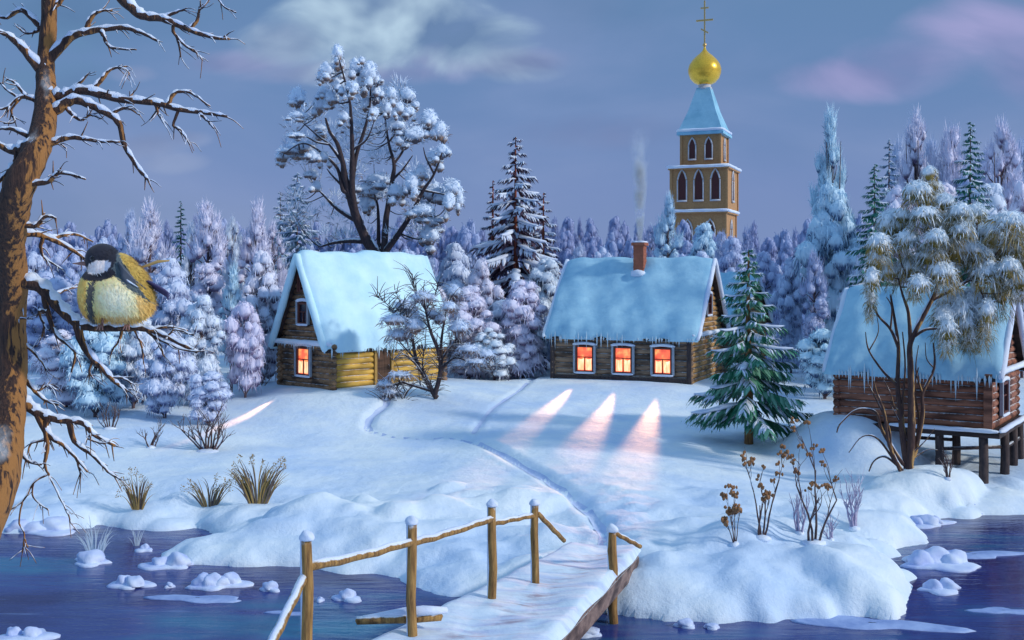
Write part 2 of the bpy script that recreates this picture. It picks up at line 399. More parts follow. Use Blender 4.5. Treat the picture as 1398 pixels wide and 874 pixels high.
DOMES=[d for d in DOMES if d[4]>.05 and not (0<d[0]<3.0 and d[1]<27)]
pa=[(826,742),(815,700),(765,665),(710,632),(640,600),(560,597),(508,587),(505,570),(528,548),(520,533)]
pb=[(640,600),(655,578),(672,558),(712,530),(745,505)]
P1=[ground(*p) for p in pa]; P2=[ground(*p) for p in pb]
def spl(P,n=6):
    P=[np.array(p[:2]) for p in P]; out=[]
    for i in range(len(P)-1):
        p0=P[max(i-1,0)];p1=P[i];p2=P[i+1];p3=P[min(i+2,len(P)-1)]
        for k in range(n):
            t=k/n; out.append(.5*((2*p1)+(-p0+p2)*t+(2*p0-5*p1+4*p2-p3)*t*t+(-p0+3*p1-3*p2+p3)*t**3))
    out.append(P[-1]); return np.array(out)
S1=spl(P1); S2=spl(P2)
DOMES=[d for d in DOMES if min(float(sdist(np.array([d[0]]),np.array([d[1]]),S1,False)[0]),float(sdist(np.array([d[0]]),np.array([d[1]]),S2,False)[0]))>d[2]+.15]
PATHS=[(S1,.24,.17),(S2,.18,.08)]
def axis(parts):
    o=[]; 
    for a,b,n,*g in parts: o+=list(np.linspace(a,b,n,endpoint=False))
    return np.array(o)
xs=np.concatenate([-np.geomspace(900,20,26)[:-1],np.linspace(-20,20,330),np.geomspace(20,900,26)[1:]])
ys=np.concatenate([np.linspace(-30,21,24,endpoint=False),np.linspace(21,43,190,endpoint=False),np.linspace(43,66,75,endpoint=False),np.geomspace(66,1400,44)])
gx,gy=np.meshgrid(xs,ys); gz=hgt(gx.ravel(),gy.ravel())
nx=len(xs); ny=len(ys)
i=np.arange(ny-1)[:,None]*nx; j=np.arange(nx-1)[None,:]
g=MB(); g.add(np.stack([gx.ravel(),gy.ravel(),gz],1),quads=np.stack([i+j,i+j+1,i+nx+j+1,i+nx+j],-1).reshape(-1,4))
tag(g.build('snow_ground',M['ground']),kind='structure')
w=MB(); wx=np.array([-80,0,80.]); w.add([(-90,14,0),(90,14,0),(90,50,0),(-90,50,0)],quads=[(0,1,2,3)])
tag(w.build('river_water',M['water']),kind='structure')
def strip(S,wd,name,mat):
    T=np.gradient(S,axis=0); T/=np.linalg.norm(T,axis=1)[:,None]; N=np.stack([-T[:,1],T[:,0]],1)
    V=[]; m=7
    for k in range(m):
        q=S+N*wd*(k/(m-1)-.5)*2*(1+.2*np.sin(np.arange(len(S))*1.7+k))[:,None]; V.append(np.column_stack([q,hgt(q[:,0],q[:,1])+.012]))
    V=np.stack(V,1).reshape(-1,3); n=len(S); i=np.arange(n-1)[:,None]*m; j=np.arange(m-1)[None,:]
    b=MB(); b.add(V,quads=np.stack([i+j,i+j+1,i+m+j+1,i+m+j],-1).reshape(-1,4)); return tag(b.build(name,mat),kind='structure')
M['pathsnow']=snow_mat('trodden_path_snow',(.60,.71,.92),(.46,.57,.84),1.2,.5)
strip(S1,.15,'footpath',M['pathsnow']); strip(S2[3:],.10,'footpath',M['pathsnow'])

# ------------------------------------------------------------------ ice floes
def floe(px,py,wpx,hpx,lumps,label,seed):
    x,y=Z0(px,py); sc=y/F; w=wpx*sc/2; h=hpx*sc
    m=MB(); r=np.random.default_rng(seed)
    n=26; ang=np.arange(n)/n*2*math.pi; rad=.85+.22*np.sin(ang*2+seed)+.16*np.sin(ang*3+seed*1.7)+.12*np.sin(ang*5+seed*2)+.10*r.random(n)
    ring=[(1.0,-.05),(1.02,.02),(.93,.055),(.6,.075),(0.05,.08)]
    V=[];
    for rr,zz in ring: V+= [(math.cos(a)*w*rr*q,math.sin(a)*w*(.7 if lumps else .35)*rr*q,zz*(.8+.4*h)*(1 if lumps else .5)) for a,q in zip(ang,rad)]
    i=np.arange(4)[:,None]*n; j=np.arange(n)[None,:]; k=(j+1)%n
    m.add(V,quads=np.stack([i+j,i+k,i+n+k,i+n+j],-1).reshape(-1,4),a=1)
    if lumps:
        for q in range(lumps):
            u=(q+.5)/lumps*2-1; rr=w*(.24+.34*r.random())*(1.5/math.sqrt(lumps) if lumps<4 else 1); hh=min(h*(.45+.6*r.random()),rr*.95)
            blob(m,(u*w*.58,(r.random()-.5)*w*.3,.05),(rr,rr*.85,hh),3,.16,1.0,bottom=-.05)
    o=m.build('ice_floe',M['icefloe'] if lumps else M['thinice']); o.location=(x,y,0); o.rotation_euler=(0,0,r.random()*.4-.2)
    tag(o,label,'ice floe','snow covered ice floes on the river'); return o
for k,f in enumerate([
 (55,722,120,14,3,'low snowy ice floe below the drooping twigs of the old tree'),
 (125,768,60,14,1,'small snowy ice floe at the foot of the frosted white grass'),
 (197,752,28,14,1,'little round snow lump on the water just above the flat floe on the left'),
 (232,772,80,22,2,'snow humped flat ice floe between the white grass and the bridge rail'),
 (178,800,60,26,2,'jagged snow lump floe left of the long lumpy floe'),
 (297,800,80,24,4,'long lumpy snow floe on the dark left water'),
 (368,806,28,20,1,'round snow capped stone sized floe just left of the first bridge post'),
 (474,818,46,34,1,'large round snow ball floe between the first and second bridge posts'),
 (437,821,14,7,1,'tiny floe beside the large round snow ball floe'),
 (232,802,14,6,1,'tiny floe between the jagged lump and the long lumpy floe'),
 (30,872,90,32,2,'big snow mound at the bottom left corner of the water'),
 (270,818,120,5,0,'thin ice sheet in front of the long lumpy floe'),
 (395,838,60,4,0,'thin ice sheet left of the first bridge post foot'),
 (385,752,90,34,4,'billowing snow bank floe beside the left bank lumps near the first post'),
 (1278,770,118,26,3,'widest twin humped ice floe on the right river arm'),
 (1285,806,64,18,2,'smaller double humped ice floe nearest the right edge below the widest one'),
 (1265,716,70,16,3,'snow lumps at the waterline below the many stemmed tree'),
 (1345,700,60,14,3,'snow lump around the feet of the cabin stilts'),
 (862,832,50,8,3,'row of tiny snow lumps at the dark edge under the bridge end'),
 (936,856,28,10,1,'small rounded floe in front of the bright snow mound'),
 (972,858,22,6,1,'smaller flat lump right of the rounded floe before the snow mound'),
 (800,866,50,14,1,'low blue ice lump beside the wooden foot of the bridge'),
 (1190,834,36,10,2,'little snow lumps at the right tip of the bright mound'),
 (1330,758,130,4,0,'long thin ice sheet behind the widest floe on the right'),
 (1190,852,200,4,0,'wide thin ice sheet along the front of the bright snow mound'),
 (1370,835,90,4,0,'thin ice sheet near the right bottom edge'),
]): floe(*f[:5],f[5],k+3)

# ------------------------------------------------------------------ houses
ICM=[]
for k in range(3):
    m=MB(); zz=np.linspace(0,-1,6); m.tube([(0.03*math.sin(k+q*3)*.3,0,z) for q,z in enumerate(zz)],[1,.8,.58,.36,.18,.03],6)
    ICM.append(m.mesh('icicle',M['ice']))
def icicles(parent,p0,p1,n,lmin,lmax,r=.035,seed=0):
    q=random.Random(seed); p0=Vector(p0); p1=Vector(p1)
    for k in range(n):
        o=bpy.data.objects.new('icicle',ICM[k%3]); COL.objects.link(o); o.parent=parent
        o.location=p0.lerp(p1,(k+q.random()*.8)/n)
        l=lmin+(lmax-lmin)*q.random()**2.2; rr=r*(.6+.7*q.random()); o.scale=(rr,rr,l)
def logwall(mb,x0,x1,zlist,r,openings,axis='x',const=0.0,over=.22,sides=8):
    """horizontal logs, cut where an opening (a0,a1,z0,z1) stands"""
    for z in zlist:
        segs=[(x0-over,x1+over)]
        for a0,a1,b0,b1 in openings:
            if b0-r*.6<z<b1+r*.6:
                ns=[]
                for s0,s1 in segs:
                    if a1<=s0 or a0>=s1: ns.append((s0,s1)); continue
                    if a0>s0: ns.append((s0,a0))
                    if a1<s1: ns.append((a1,s1))
                segs=ns
        for s0,s1 in segs:
            n=max(2,int((s1-s0)/.8)+1); tt=np.linspace(s0,s1,n); j=(rng.random(n)-.5)*.02
            if axis=='x': P=[(t,const+d,z+d) for t,d in zip(tt,j)]
            else: P=[(const+d,t,z+d) for t,d in zip(tt,j)]
            mb.tube(P,r*(1+.06*(rng.random()-.5)),sides)
def window(parent,x0,x1,y,z0,z1,lit=True,snow=True,axis='x'):
    """a framed window facing -y (axis x) or facing +-x when axis is ('y',const,sign)"""
    def tr(mb):
        if axis=='x': return mb
        _,cst,sg=axis
        for v in mb.v:
            o=v.copy(); v[:,0]=cst-sg*(o[:,1]-y); v[:,1]=o[:,0]
        return mb
    f=MB(); t=.09
    f.box(x0-t,x0,y-.10,y+.06,z0-t,z1+t); f.box(x1,x1+t,y-.10,y+.06,z0-t,z1+t)
    f.box(x0,x1,y-.10,y+.06,z1,z1+t); f.box(x0,x1,y-.10,y+.06,z0-t,z0)
    xm=(x0+x1)/2; zm=z0+(z1-z0)*.58
    f.box(xm-.022,xm+.022,y-.06,y-.02,z0,zm-.02); f.box(x0,x1,y-.065,y-.015,zm-.02,zm+.02)
    w=tr(f).build('window',M['framewood'],parent,smooth=False)
    tr_=MB(); e=.16
    for ta,tb in ((x0-e-.05,x0-t-.003),(x1+t+.003,x1+e+.05)):
        tr_=MB(); tr_.box(ta,tb,y-.13,y-.02,z0-.1,z1+.12); tr(tr_).build('trim',M['frametrim'] if snow else M['framewood'],w,smooth=False)
    if snow:
        s=MB(); n=9
        s.tube([(x0-e-.08+(x1-x0+2*e+.16)*k/(n-1),y-.08,z1+.15+.07*math.sin(math.pi*k/(n-1))) for k in range(n)],[.04]+[.08]*(n-2)+[.04],8,lump=.15)
        s.tube([(x0-e+(x1-x0+2*e)*k/(n-1),y-.12,z0-.11) for k in range(n)],[.03]+[.055]*(n-2)+[.03],8,lump=.15)
        tr(s).build('snow_cap',M['snow'],w)
    p=MB(); p.add([(x0,y-.01,z0),(x1,y-.01,z0),(x1,y-.01,z1),(x0,y-.01,z1)],quads=[(0,1,2,3)])
    tr(p).build('pane',M['pane'] if lit else M['darkpane'],w,smooth=False)
    if lit:
        c=MB(); 
        for a,b in ((x0+.03,xm-.05),(xm+.05,x1-.03)):
            nn=9; V=[]
            for k in range(nn):
                u=a+(b-a)*k/(nn-1); yy=y-.03+.008*math.sin(k*2.2)
                V+=[(u,yy,z0+.03),(u,yy,zm-.06-.05*math.sin(math.pi*k/(nn-1)))]
            c.add(V,quads=[(2*k,2*k+2,2*k+3,2*k+1) for k in range(nn-1)])
        tr(c).build('curtain',M['curtain'],w)
    return w
def roof(parent,x0,x1,y0,y1,ze,zr,t=.3,oh=.45,rake=.35,mat=None,mat2=None,ridge_bias=.5):
    """boards plus a thick rounded snow blanket; ridge along x"""
    ym=(y0+y1)/2; hs=(zr-ze)/(ym-y0); ya,yb=y0-oh,y1+oh; za=ze-oh*hs
    xa,xb=x0-rake,x1+rake
    b=MB(); th=.09
    for s,(yy,) in ((0,(ya,)),(1,(yb,))):
        b.add([(xa,yy,za),(xb,yy,za),(xb,ym,zr),(xa,ym,zr),(xa,yy,za-th),(xb,yy,za-th),(xb,ym,zr-th),(xa,ym,zr-th)],
          quads=[(0,1,2,3),(4,7,6,5),(0,4,5,1),(1,5,6,2),(0,3,7,4)])
    r=b.build('roof',M['darkwood'],parent,smooth=False)
    s=MB(); nu,nv=46,44; V=[]
    uu=np.linspace(-1,1,nu); vv=np.linspace(-1,1,nv)
    ph=rng.random(4)*6
    for u in uu:
        for v in vv:
            yy=ym+v*(yb-ym+.06); zz=zr-abs(v)**1.0*(zr-za)
            zz+= -0.0
            k=(1-abs(u)**12)**.5*(1-abs(v)**16)**.5
            tt=t*k*(1+.22*math.sin(u*5+ph[0])*math.sin(v*4+ph[1])+.14*math.sin(u*13+ph[2]+v*3)+.10*math.sin(u*21+ph[3])*math.sin(v*15+ph[0])+.25*abs(v)**3)
            if abs(v)<.08: tt*=1-.3*(1-abs(v)/.08)
            sx=(xa+xb)/2+u*(xb-xa+.1)/2+.05*math.sin(v*9+ph[3])*abs(u)**6
            droop=-.10*abs(v)**20; yy+=np.sign(v)*abs(v)**6*(.06*math.sin(u*9+ph[1])+.04*math.sin(u*23+ph[0])-.02)
            V.append((sx,yy+np.sign(v)*tt*.45,zz+.004+tt+droop))
    i=np.arange(nu-1)[:,None]*nv; j=np.arange(nv-1)[None,:]
    s.add(V,quads=np.stack([i+j,i+nv+j,i+nv+j+1,i+j+1],-1).reshape(-1,4))
    s.build('snow_blanket',mat or M['roofsnow'],r)
    # snow laden gable edges
    for xe in (xa-.02,xb+.02):
        e=MB(); n=14
        for sg,ye in ((-1,ya),(1,yb)):
            e.tube([(xe,ym+(ye-ym)*k/(n-1),zr+(za-zr)*k/(n-1)+.02) for k in range(n)],[t*.42]*(n-1)+[t*.30],8,lump=.18)
        e.build('snowy_gable_edge',mat2 or M['snow'],r)
    return r,(xa,xb,ya,yb,za,zr)
def gablewall(mb,cst,y0,y1,ze,zr,r,opens=(),off=0.0):
    ym=(y0+y1)/2; z=ze+off
    while z<zr-.35:
        f=(zr-z)/(zr-ze); a=ym-(ym-y0)*f+.02; b=ym+(y1-ym)*f-.02
        logwall(mb,a,b,[z],r,opens,'y',cst,over=0); z+=2*r*.95
def chimney(parent,x,y,z0,z1,w=.34):
    c=MB(); n=int((z1-z0)/.16)
    for k in range(n):
        e=.008*(k%2); c.box(x-w-e,x+w+e,y-w-e,y+w+e,z0+k*(z1-z0)/n,z0+(k+1)*(z1-z0)/n-.012)
    c.box(x-w+.02,x+w-.02,y-w+.02,y+w-.02,z0,z1-.02)
    c.box(x-w-.09,x+w+.09,y-w-.09,y+w+.09,z1,z1+.16); 
    o=c.build('chimney',M['brick'],parent,smooth=False)
    s=MB()
    for dx,dy in ((-1,0),(1,0),(0,-1),(0,1)):
        s.tube([(x+dx*(w)-dy*w*k,y+dy*(w)+dx*w*k,z1+.18) for k in (-1,-.5,0,.5,1)],.07,8,lump=.2)
    blob(s,(x,y-w-.1,z0+.25),(w*1.5,.25,.2),2,.1)
    s.build('snow_cap',M['snow'],o); return o
def door(parent,x0,x1,y,z1,mat):
    d=MB()
    n=5
    for k in range(n): d.box(x0+(x1-x0)*k/n+.005,x0+(x1-x0)*(k+1)/n-.005,y-.03-.004*(k%2),y+.03,0.02,z1)
    o=d.build('door',M['door'],parent,smooth=False)
    f=MB(); t=.14; f.box(x0-t,x0,y-.12,y+.05,0,z1+t); f.box(x1,x1+t,y-.12,y+.05,0,z1+t); f.box(x0,x1,y-.12,y+.05,z1,z1+t)
    f.build('door_frame',mat,o,smooth=False)
    h=MB(); h.tube([(x1-.12,y-.04,z1*.45),(x1-.12,y-.10,z1*.45+.03),(x1-.12,y-.10,z1*.45+.16),(x1-.12,y-.04,z1*.45+.19)],.015,6)
    h.build('handle',M['darkpost'],o)
def spot(loc,target,power,size,color,name,parent=None,blend=1.0,r=.12):
    l=bpy.data.lights.new(name,'SPOT'); l.energy=power; l.spot_size=R(size); l.spot_blend=blend; l.color=color; l.shadow_soft_size=r
    o=bpy.data.objects.new(name,l); COL.objects.link(o); o.location=loc
    o.rotation_euler=(Vector(target)-Vector(loc)).to_track_quat('-Z','Y').to_euler(); return o

# --- house 1: steep thick snow roof, lit gable window, yellow front
base1=W(453,531,50.5); b1z=base1.z
h1=empty('log_cabin',(base1.x,base1.y,b1z),R(45),'yellow fronted log cabin under a steep thick white snow roof behind the twisted bush','house')
L1,D1,HH1,ZR1=6.8,4.1,2.05,6.15
m=MB(); m.box(.1,L1-.1,.12,D1-.12,-.8,HH1+.1); m.build('inner_wall',M['darkwood'],h1,smooth=False)
m=MB(); op=[(2.4,3.5,-.3,1.75)]
logwall(m,0,L1,np.arange(.14,2.1,.27),.14,op,'x',.06,over=.02); m.build('front_wall',M['log_yellow'],h1)
m=MB(); opg=[(1.45,2.55,.5,1.8)]
logwall(m,0,D1,np.arange(.0,2.1,.27)+.02,.145,opg,'y',-.02,over=.25); m.build('side_wall',M['log_brown'],h1)
m=MB(); logwall(m,0,D1,np.arange(.0,2.1,.27)+.02,.145,[],'y',L1-.02,over=.2); m.build('side_wall',M['log_brown'],h1)
m=MB(); logwall(m,0,L1,np.arange(.14,2.1,.27),.14,[],'x',D1-.06,over=.2); m.build('rear_wall',M['log_brown'],h1)
m=MB(); gablewall(m,0.0,0,D1,HH1+.12,ZR1,.15,[(1.7,2.4,2.95,3.9)]); m.build('gable_wall',M['log_brown'],h1)
m=MB(); gablewall(m,L1,0,D1,HH1+.12,ZR1,.15); m.build('gable_wall',M['log_brown'],h1)
for xx in (.14,L1-.14): m=MB(); m.add([(xx,0.1,HH1),(xx,D1-.1,HH1),(xx,D1/2,ZR1-.1)],tris=[(0,1,2)]); m.build('gable_lining',M['darkwood'],h1,smooth=False)
window(h1,1.55,2.45,0,.58,1.75,True,True,('y',-.14,-1))
window(h1,1.75,2.35,0,3.0,3.85,False,True,('y',-.13,-1))
window(h1,1.85,2.25,0,4.55,5.2,False,False,('y',-.12,-1))
door(h1,2.52,3.38,-.03,1.65,M['goldwood'])
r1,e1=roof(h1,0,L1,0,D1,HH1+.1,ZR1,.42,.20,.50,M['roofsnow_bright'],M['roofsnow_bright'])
icicles(r1,(e1[0]+.3,e1[2]-.05,e1[4]-.02),(e1[1],e1[2]-.05,e1[4]-.02),36,.1,.5,.045,1)
m=MB(); m.tube([(-.35,-.4+k*(D1+.8)/12,HH1+.02) for k in range(13)],[.08]+[.16]*11+[.08],8,lump=.25,flat=.8); sg1=m.build('gable_snow_ledge',M['snow'],h1)
icicles(sg1,(-.45,-.3,HH1-.05),(-.45,D1+.2,HH1-.05),24,.08,.34,.03,2)

# --- house 2: three lit windows, red chimney
base2=W(942,523,54.0)
h2=empty('log_cabin',(base2.x,base2.y,base2.z),R(-24),'log cabin with three lit orange windows and a smoking red brick chimney','house')
L2,D2,HH2,ZR2=7.2,6.3,2.35,6.1
m=MB(); m.box(-L2+.1,-.1,.12,D2-.12,-1.2,HH2+.1); m.build('inner_wall',M['darkwood'],h2,smooth=False)
wins=[(-L2+1.35+k*2.05,-L2+2.15+k*2.05) for k in range(3)]
m=MB(); logwall(m,-L2,0,np.arange(-.15,2.45,.27)+.02,.14,[(a-.1,b+.1,.40,1.70) for a,b in wins],'x',.0,over=.12); m.build('front_wall',M['log_grey'],h2)
m=MB(); logwall(m,0,D2,np.arange(-.0,2.45,.27)+.02,.14,[],'y',0.0,over=.05); m.build('side_wall',M['log_orange'],h2)
m=MB(); logwall(m,0,D2,np.arange(-.0,2.45,.27)+.02,.14,[],'y',-L2,over=.15); m.build('side_wall',M['log_grey'],h2)
m=MB(); logwall(m,-L2,0,np.arange(.0,2.45,.27)+.02,.14,[],'x',D2,over=.15); m.build('rear_wall',M['log_grey'],h2)
m=MB(); gablewall(m,0.0,0,D2,HH2+.14,ZR2,.14,[(2.7,3.5,3.3,4.3)]); m.build('gable_wall',M['log_orange'],h2)
m=MB(); gablewall(m,-L2,0,D2,HH2+.14,ZR2,.14); m.build('gable_wall',M['log_orange'],h2)
for xx in (-.14,-L2+.14): m=MB(); m.add([(xx,0.1,HH2),(xx,D2-.1,HH2),(xx,D2/2,ZR2-.1)],tris=[(0,1,2)]); m.build('gable_lining',M['darkwood'],h2,smooth=False)
m=MB(); 
for xx in (-L2-.02,-.02): m.box(xx-.10,xx+.12,-.20,-.14,-.9,HH2)
m.box(-L2+.12,-.15,-.2,-.15,.02,.20); m.build('corner_board',M['darkpost'],h2,smooth=False)
for a,b in wins: window(h2,a,b,-.10,.44,1.62,True,True)
window(h2,2.75,3.45,0,3.35,4.2,False,True,('y',.12,1))
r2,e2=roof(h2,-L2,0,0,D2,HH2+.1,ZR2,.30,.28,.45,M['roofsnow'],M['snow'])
icicles(r2,(e2[0]+.1,e2[2]-.05,e2[4]),(e2[1]-.1,e2[2]-.05,e2[4]),46,.12,.70,.045,3)
m=MB(); m.tube([(.25,-.3+k*(D2+.6)/12,HH2+.0) for k in range(13)],[.08]+[.15]*11+[.08],8,lump=.25,flat=.8); sg2=m.build('gable_snow_ledge',M['snow'],h2)
icicles(sg2,(.3,-.2,HH2-.05),(.3,D2,HH2-.05),26,.1,.5,.03,4)
chimney(r2,-L2*.46,D2/2-.75,ZR2-.95,ZR2+.75,.27)

# --- small cabin behind house 2 (right)
b4=W(1010,505,60)
h4=empty('small_cabin',(b4.x,b4.y,b4.z+.7),R(-38),'small orange walled cabin peeking out behind the green fir tree','house')
m=MB(); m.box(-2.9,-.1,.1,2.9,-1.5,2.3); m.build('inner_wall',M['darkwood'],h4,smooth=False)
m=MB(); logwall(m,-3,0,np.arange(-1.2,2.3,.27),.14,[],'x',0,over=.1); m.build('front_wall',M['log_grey'],h4)
m=MB(); logwall(m,0,3,np.arange(-1.1,2.3,.27),.14,[],'y',0,over=.1); gablewall(m,0,0,3,2.4,4.4,.14); m.build('side_wall',M['log_orange'],h4)
r4,e4=roof(h4,-3,0,0,3,2.35,4.5,.26,.35,.35,M['roofsnow'],M['snow'])
icicles(r4,(e4[0],e4[2],e4[4]),(e4[1],e4[2],e4[4]),12,.08,.3,.03,5)

# --- house 3 on stilts at the right edge
base3=W(1350,588,37.6); b3=base3.z
h3=empty('stilt_house',(base3.x,base3.y,b3),R(-34),'red brown log house on dark stilts at the right edge of the river','house')
L3,D3,HH3,ZR3=5.2,5.0,1.95,4.75
m=MB(); m.box(-L3+.1,-.1,.1,D3-.1,.05,HH3+.1); m.build('inner_wall',M['darkwood'],h3,smooth=False)
m=MB(); logwall(m,-L3,0,np.arange(.15,2.0,.25),.13,[],'x',0,over=.12); m.build('front_wall',M['log_red'],h3)
m=MB(); logwall(m,0,D3,np.arange(.12,2.0,.25)+.0,.13,[(1.2,2.3,.45,1.5)],'y',0,over=.12); m.build('side_wall',M['log_red'],h3)
m=MB(); logwall(m,0,D3,np.arange(.12,2.0,.25),.13,[],'y',-L3,over=.12); m.build('side_wall',M['log_red'],h3)
m=MB(); logwall(m,-L3,0,np.arange(.15,2.0,.25),.13,[],'x',D3,over=.12); m.build('rear_wall',M['log_red'],h3)
m=MB(); gablewall(m,0,0,D3,HH3+.15,ZR3,.13,[(1.9,2.7,2.75,3.65)]); m.build('gable_wall',M['log_red'],h3)
m=MB(); gablewall(m,-L3,0,D3,HH3+.15,ZR3,.13); m.build('gable_wall',M['log_red'],h3)
for xx in (-.13,-L3+.13): m=MB(); m.add([(xx,0.1,HH3),(xx,D3-.1,HH3),(xx,D3/2,ZR3-.1)],tris=[(0,1,2)]); m.build('gable_lining',M['darkwood'],h3,smooth=False)
window(h3,1.3,2.2,0,.5,1.45,False,True,('y',.13,1)); window(h3,1.95,2.6,0,2.8,3.6,False,False,('y',.12,1))
m=MB(); m.box(-.13,.15,-.22,-.12,-.1,HH3); m.build('corner_board',M['log_red'],h3,smooth=False)
m=MB(); m.box(-L3-.25,.4,-.35,D3+.2,-.22,.0); fl3=m.build('floor_beam',M['darkwood'],h3,smooth=False)
m=MB(); m.tube([(-L3*.62+k*(L3*.62+.35)/14,-.36,.02) for k in range(15)],[.06]+[.11]*13+[.06],8,lump=.25,flat=.7)
m.tube([(.42,-.3+k*(D3+.5)/12,.02) for k in range(13)],[.06]+[.12]*11+[.06],8,lump=.25,flat=.7); m.build('snow_cap',M['snow'],fl3)
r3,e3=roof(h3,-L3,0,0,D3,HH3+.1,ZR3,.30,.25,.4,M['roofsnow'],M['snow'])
icicles(r3,(e3[0],e3[2]-.04,e3[4]),(e3[1]-.05,e3[2]-.04,e3[4]),50,.15,.85,.045,6)
icicles(r3,(e3[1]+.05,e3[2]+.1,e3[4]+.05),(e3[1]+.05,D3*.42,ZR3-.7),16,.1,.45,.03,7)
m=MB(); m.tube([(.35,-.2+k*(D3+.4)/12,HH3+.05) for k in range(13)],[.08]+[.14]*11+[.08],8,lump=.25,flat=.8); m.build('gable_snow_ledge',M['snow'],h3)
mw=Matrix.Translation(h3.location)@Matrix.Rotation(R(-34),4,'Z')
for (lx,ly) in ((-.15,-.15),(-1.6,-.1),(.2,1.7),(.2,3.4),(-1.6,2.5),(-3.4,2.2),(.2,4.7),(-4.9,-.0)):
    wp=mw@Vector((lx,ly,0)); zb=H(wp.x,wp.y)-.4-b3
    m=MB(); m.tube([(lx,ly,zb),(lx+.02,ly,zb*.5),(lx,ly,-.22)],[.17,.15,.15],10,lump=.08); o=m.build('stilt',M['darkpost'],h3)
m=MB(); m.tube([(-1.6,-.1,-.75),(.2,1.7,-.75)],.07,6); m.tube([(.2,1.7,-.8),(.2,4.7,-.8)],.07,6); m.tube([(-1.6,2.5,-.75),(-3.4,2.2,-.75)],.07,6); m.build('cross_beam',M['darkpost'],h3)

# ------------------------------------------------------------------ church
YC=150.0; sc=YC/F
ch=empty('church_tower',W(962,HY,YC)-Vector((0,0,CH)),R(-22),'tiered orange church bell tower with blue tent roof, golden onion dome and cross','church')
def zc(py): return CH-(py-HY)*sc
def tier(hw,z0,z1,nf,wy,wh,ww):
    m=MB(); m.box(-hw,hw,-hw,hw,z0,z1); m.build('wall',M['church'],ch,smooth=False)
    for x in (-hw,hw):
        for y in (-hw,hw): m=MB(); m.box(x-.16,x+.16,y-.16,y+.16,z0,z1); m.build('corner_pilaster',M['church'],ch,smooth=False)
    m=MB(); o=.35
    for a,b,c,d in ((-hw-o,hw+o,-hw-o,-hw+.2),(-hw-o,hw+o,hw-.2,hw+o),(-hw-o,-hw+.2,-hw+.2,hw-.2),(hw-.2,hw+o,-hw+.2,hw-.2)): m.box(a,b,c,d,z1-.25,z1+.0)
    m.build('cornice',M['church'],ch,smooth=False)
    m=MB(); n=9
    for (ax,ay),(bx,by) in (((-hw-.3,-hw-.3),(hw+.3,-hw-.3)),((hw+.3,-hw-.3),(hw+.3,hw+.3)),((-hw-.3,hw+.3),(hw+.3,hw+.3)),((-hw-.3,-hw-.3),(-hw-.3,hw+.3))):
        m.tube([(ax+(bx-ax)*k/(n-1),ay+(by-ay)*k/(n-1),z1+.12) for k in range(n)],.30,8,lump=.3,flat=.7)
    m.build('snow_ledge',M['snow'],ch)
    def arch(cx,face,n_):
        pts=[(-ww,0),(ww,0),(ww,wh*.68),(ww*.62,wh*.86),(0,wh),(-ww*.62,wh*.86),(-ww,wh*.68)]
        def T(u,v,d):
            return (cx+u,-hw-d,wy+v) if face=='f' else (hw+d,cx+u,wy+v)
        m=MB(); V=[T(u,v,.03) for u,v in pts]; q=len(pts); V+=[T(u,v,-.05) for u,v in pts]
        m.add([T(0,wh*.4,.03)]+V[:q],tris=[(0,k+1,(k+1)%q+1) for k in range(q)])
        w_=m.build('window',M['church_window'],ch,smooth=False)
        t=MB(); t.tube([T(u*1.25,v*1.08,.10) for u,v in pts[2:]+[pts[0]][:0]],.11,6); t.tube([T(ww*1.3,0,.1),T(ww*1.3,wh*.7,.1)],.10,6); t.tube([T(-ww*1.3,0,.1),T(-ww*1.3,wh*.7,.1)],.10,6)
        t.tube([T(-ww*1.4,-.05,.15),T(ww*1.4,-.05,.15)],.14,6); t.build('window_surround',M['church_trim'],w_)
    for k in range(nf):
        arch((k-(nf-1)/2)*hw*2/(nf+.35),'f',k)
    arch(0,'r',0)
tier(2.62,zc(231),zc(182),2,zc(220),2.7,.38)
tier(3.75,zc(290),zc(232),3,zc(276),3.9,.48)
tier(3.55,zc(372),zc(291),2,zc(340),3.6,.5)
m=MB(); zb,zt=zc(183),zc(121); hb,ht=3.15,.9
prof=[(hb,zb-.15),(hb*.90,zb+.5),(hb*.60,zb+2.9),(ht,zt)]
V=[]
for hh,z in prof: V+=[(-hh,-hh,z),(hh,-hh,z),(hh,hh,z),(-hh,hh,z)]
V+=[(-hb,-hb,zb-.4),(hb,-hb,zb-.4),(hb,hb,zb-.4),(-hb,hb,zb-.4)]
q=[(4*k+c,4*k+(c+1)%4,4*k+4+(c+1)%4,4*k+4+c) for k in range(3) for c in range(4)]+[(16+c,16+(c+1)%4,(c+1)%4,c) for c in range(4)]+[(19,18,17,16)]
m.add(V,quads=q); m.build('tent_roof',M['tent'],ch,smooth=False)
m=MB(); m.lathe([(0,zt-.2),(1.0,zt-.2),(1.0,zt+.1),(.85,zt+.15),(.85,zt+.75),(1.35,zt+.8),(1.35,zt+1.05),(.0,zt+1.1)],sides=20); m.build('drum',M['church_trim'],ch)
zd=zc(116); S=zc(66)-zc(116)
m=MB(); op_=[(.85,.0),(1.45,.06),(1.95,.17),(2.2,.31),(2.25,.42),(2.08,.55),(1.65,.68),(1.1,.79),(.6,.87),(.28,.94),(.13,1.02),(.07,1.10),(0.0,1.11)]
m.lathe([(r_,zd+v*S) for r_,v in op_],sides=28); m.build('onion_dome',M['gold'],ch)
m=MB(); zx=zd+S*1.08; zt2=zc(1); blob(m,(0,0,zx+.05),(.28,.28,.28),2,.0)
m.box(-.09,.09,-.07,.07,zx,zt2); 
m.box(-1.15,1.15,-.075,.075,zc(29),zc(29)+.24); m.box(-.55,.55,-.072,.072,zc(12),zc(12)+.2)
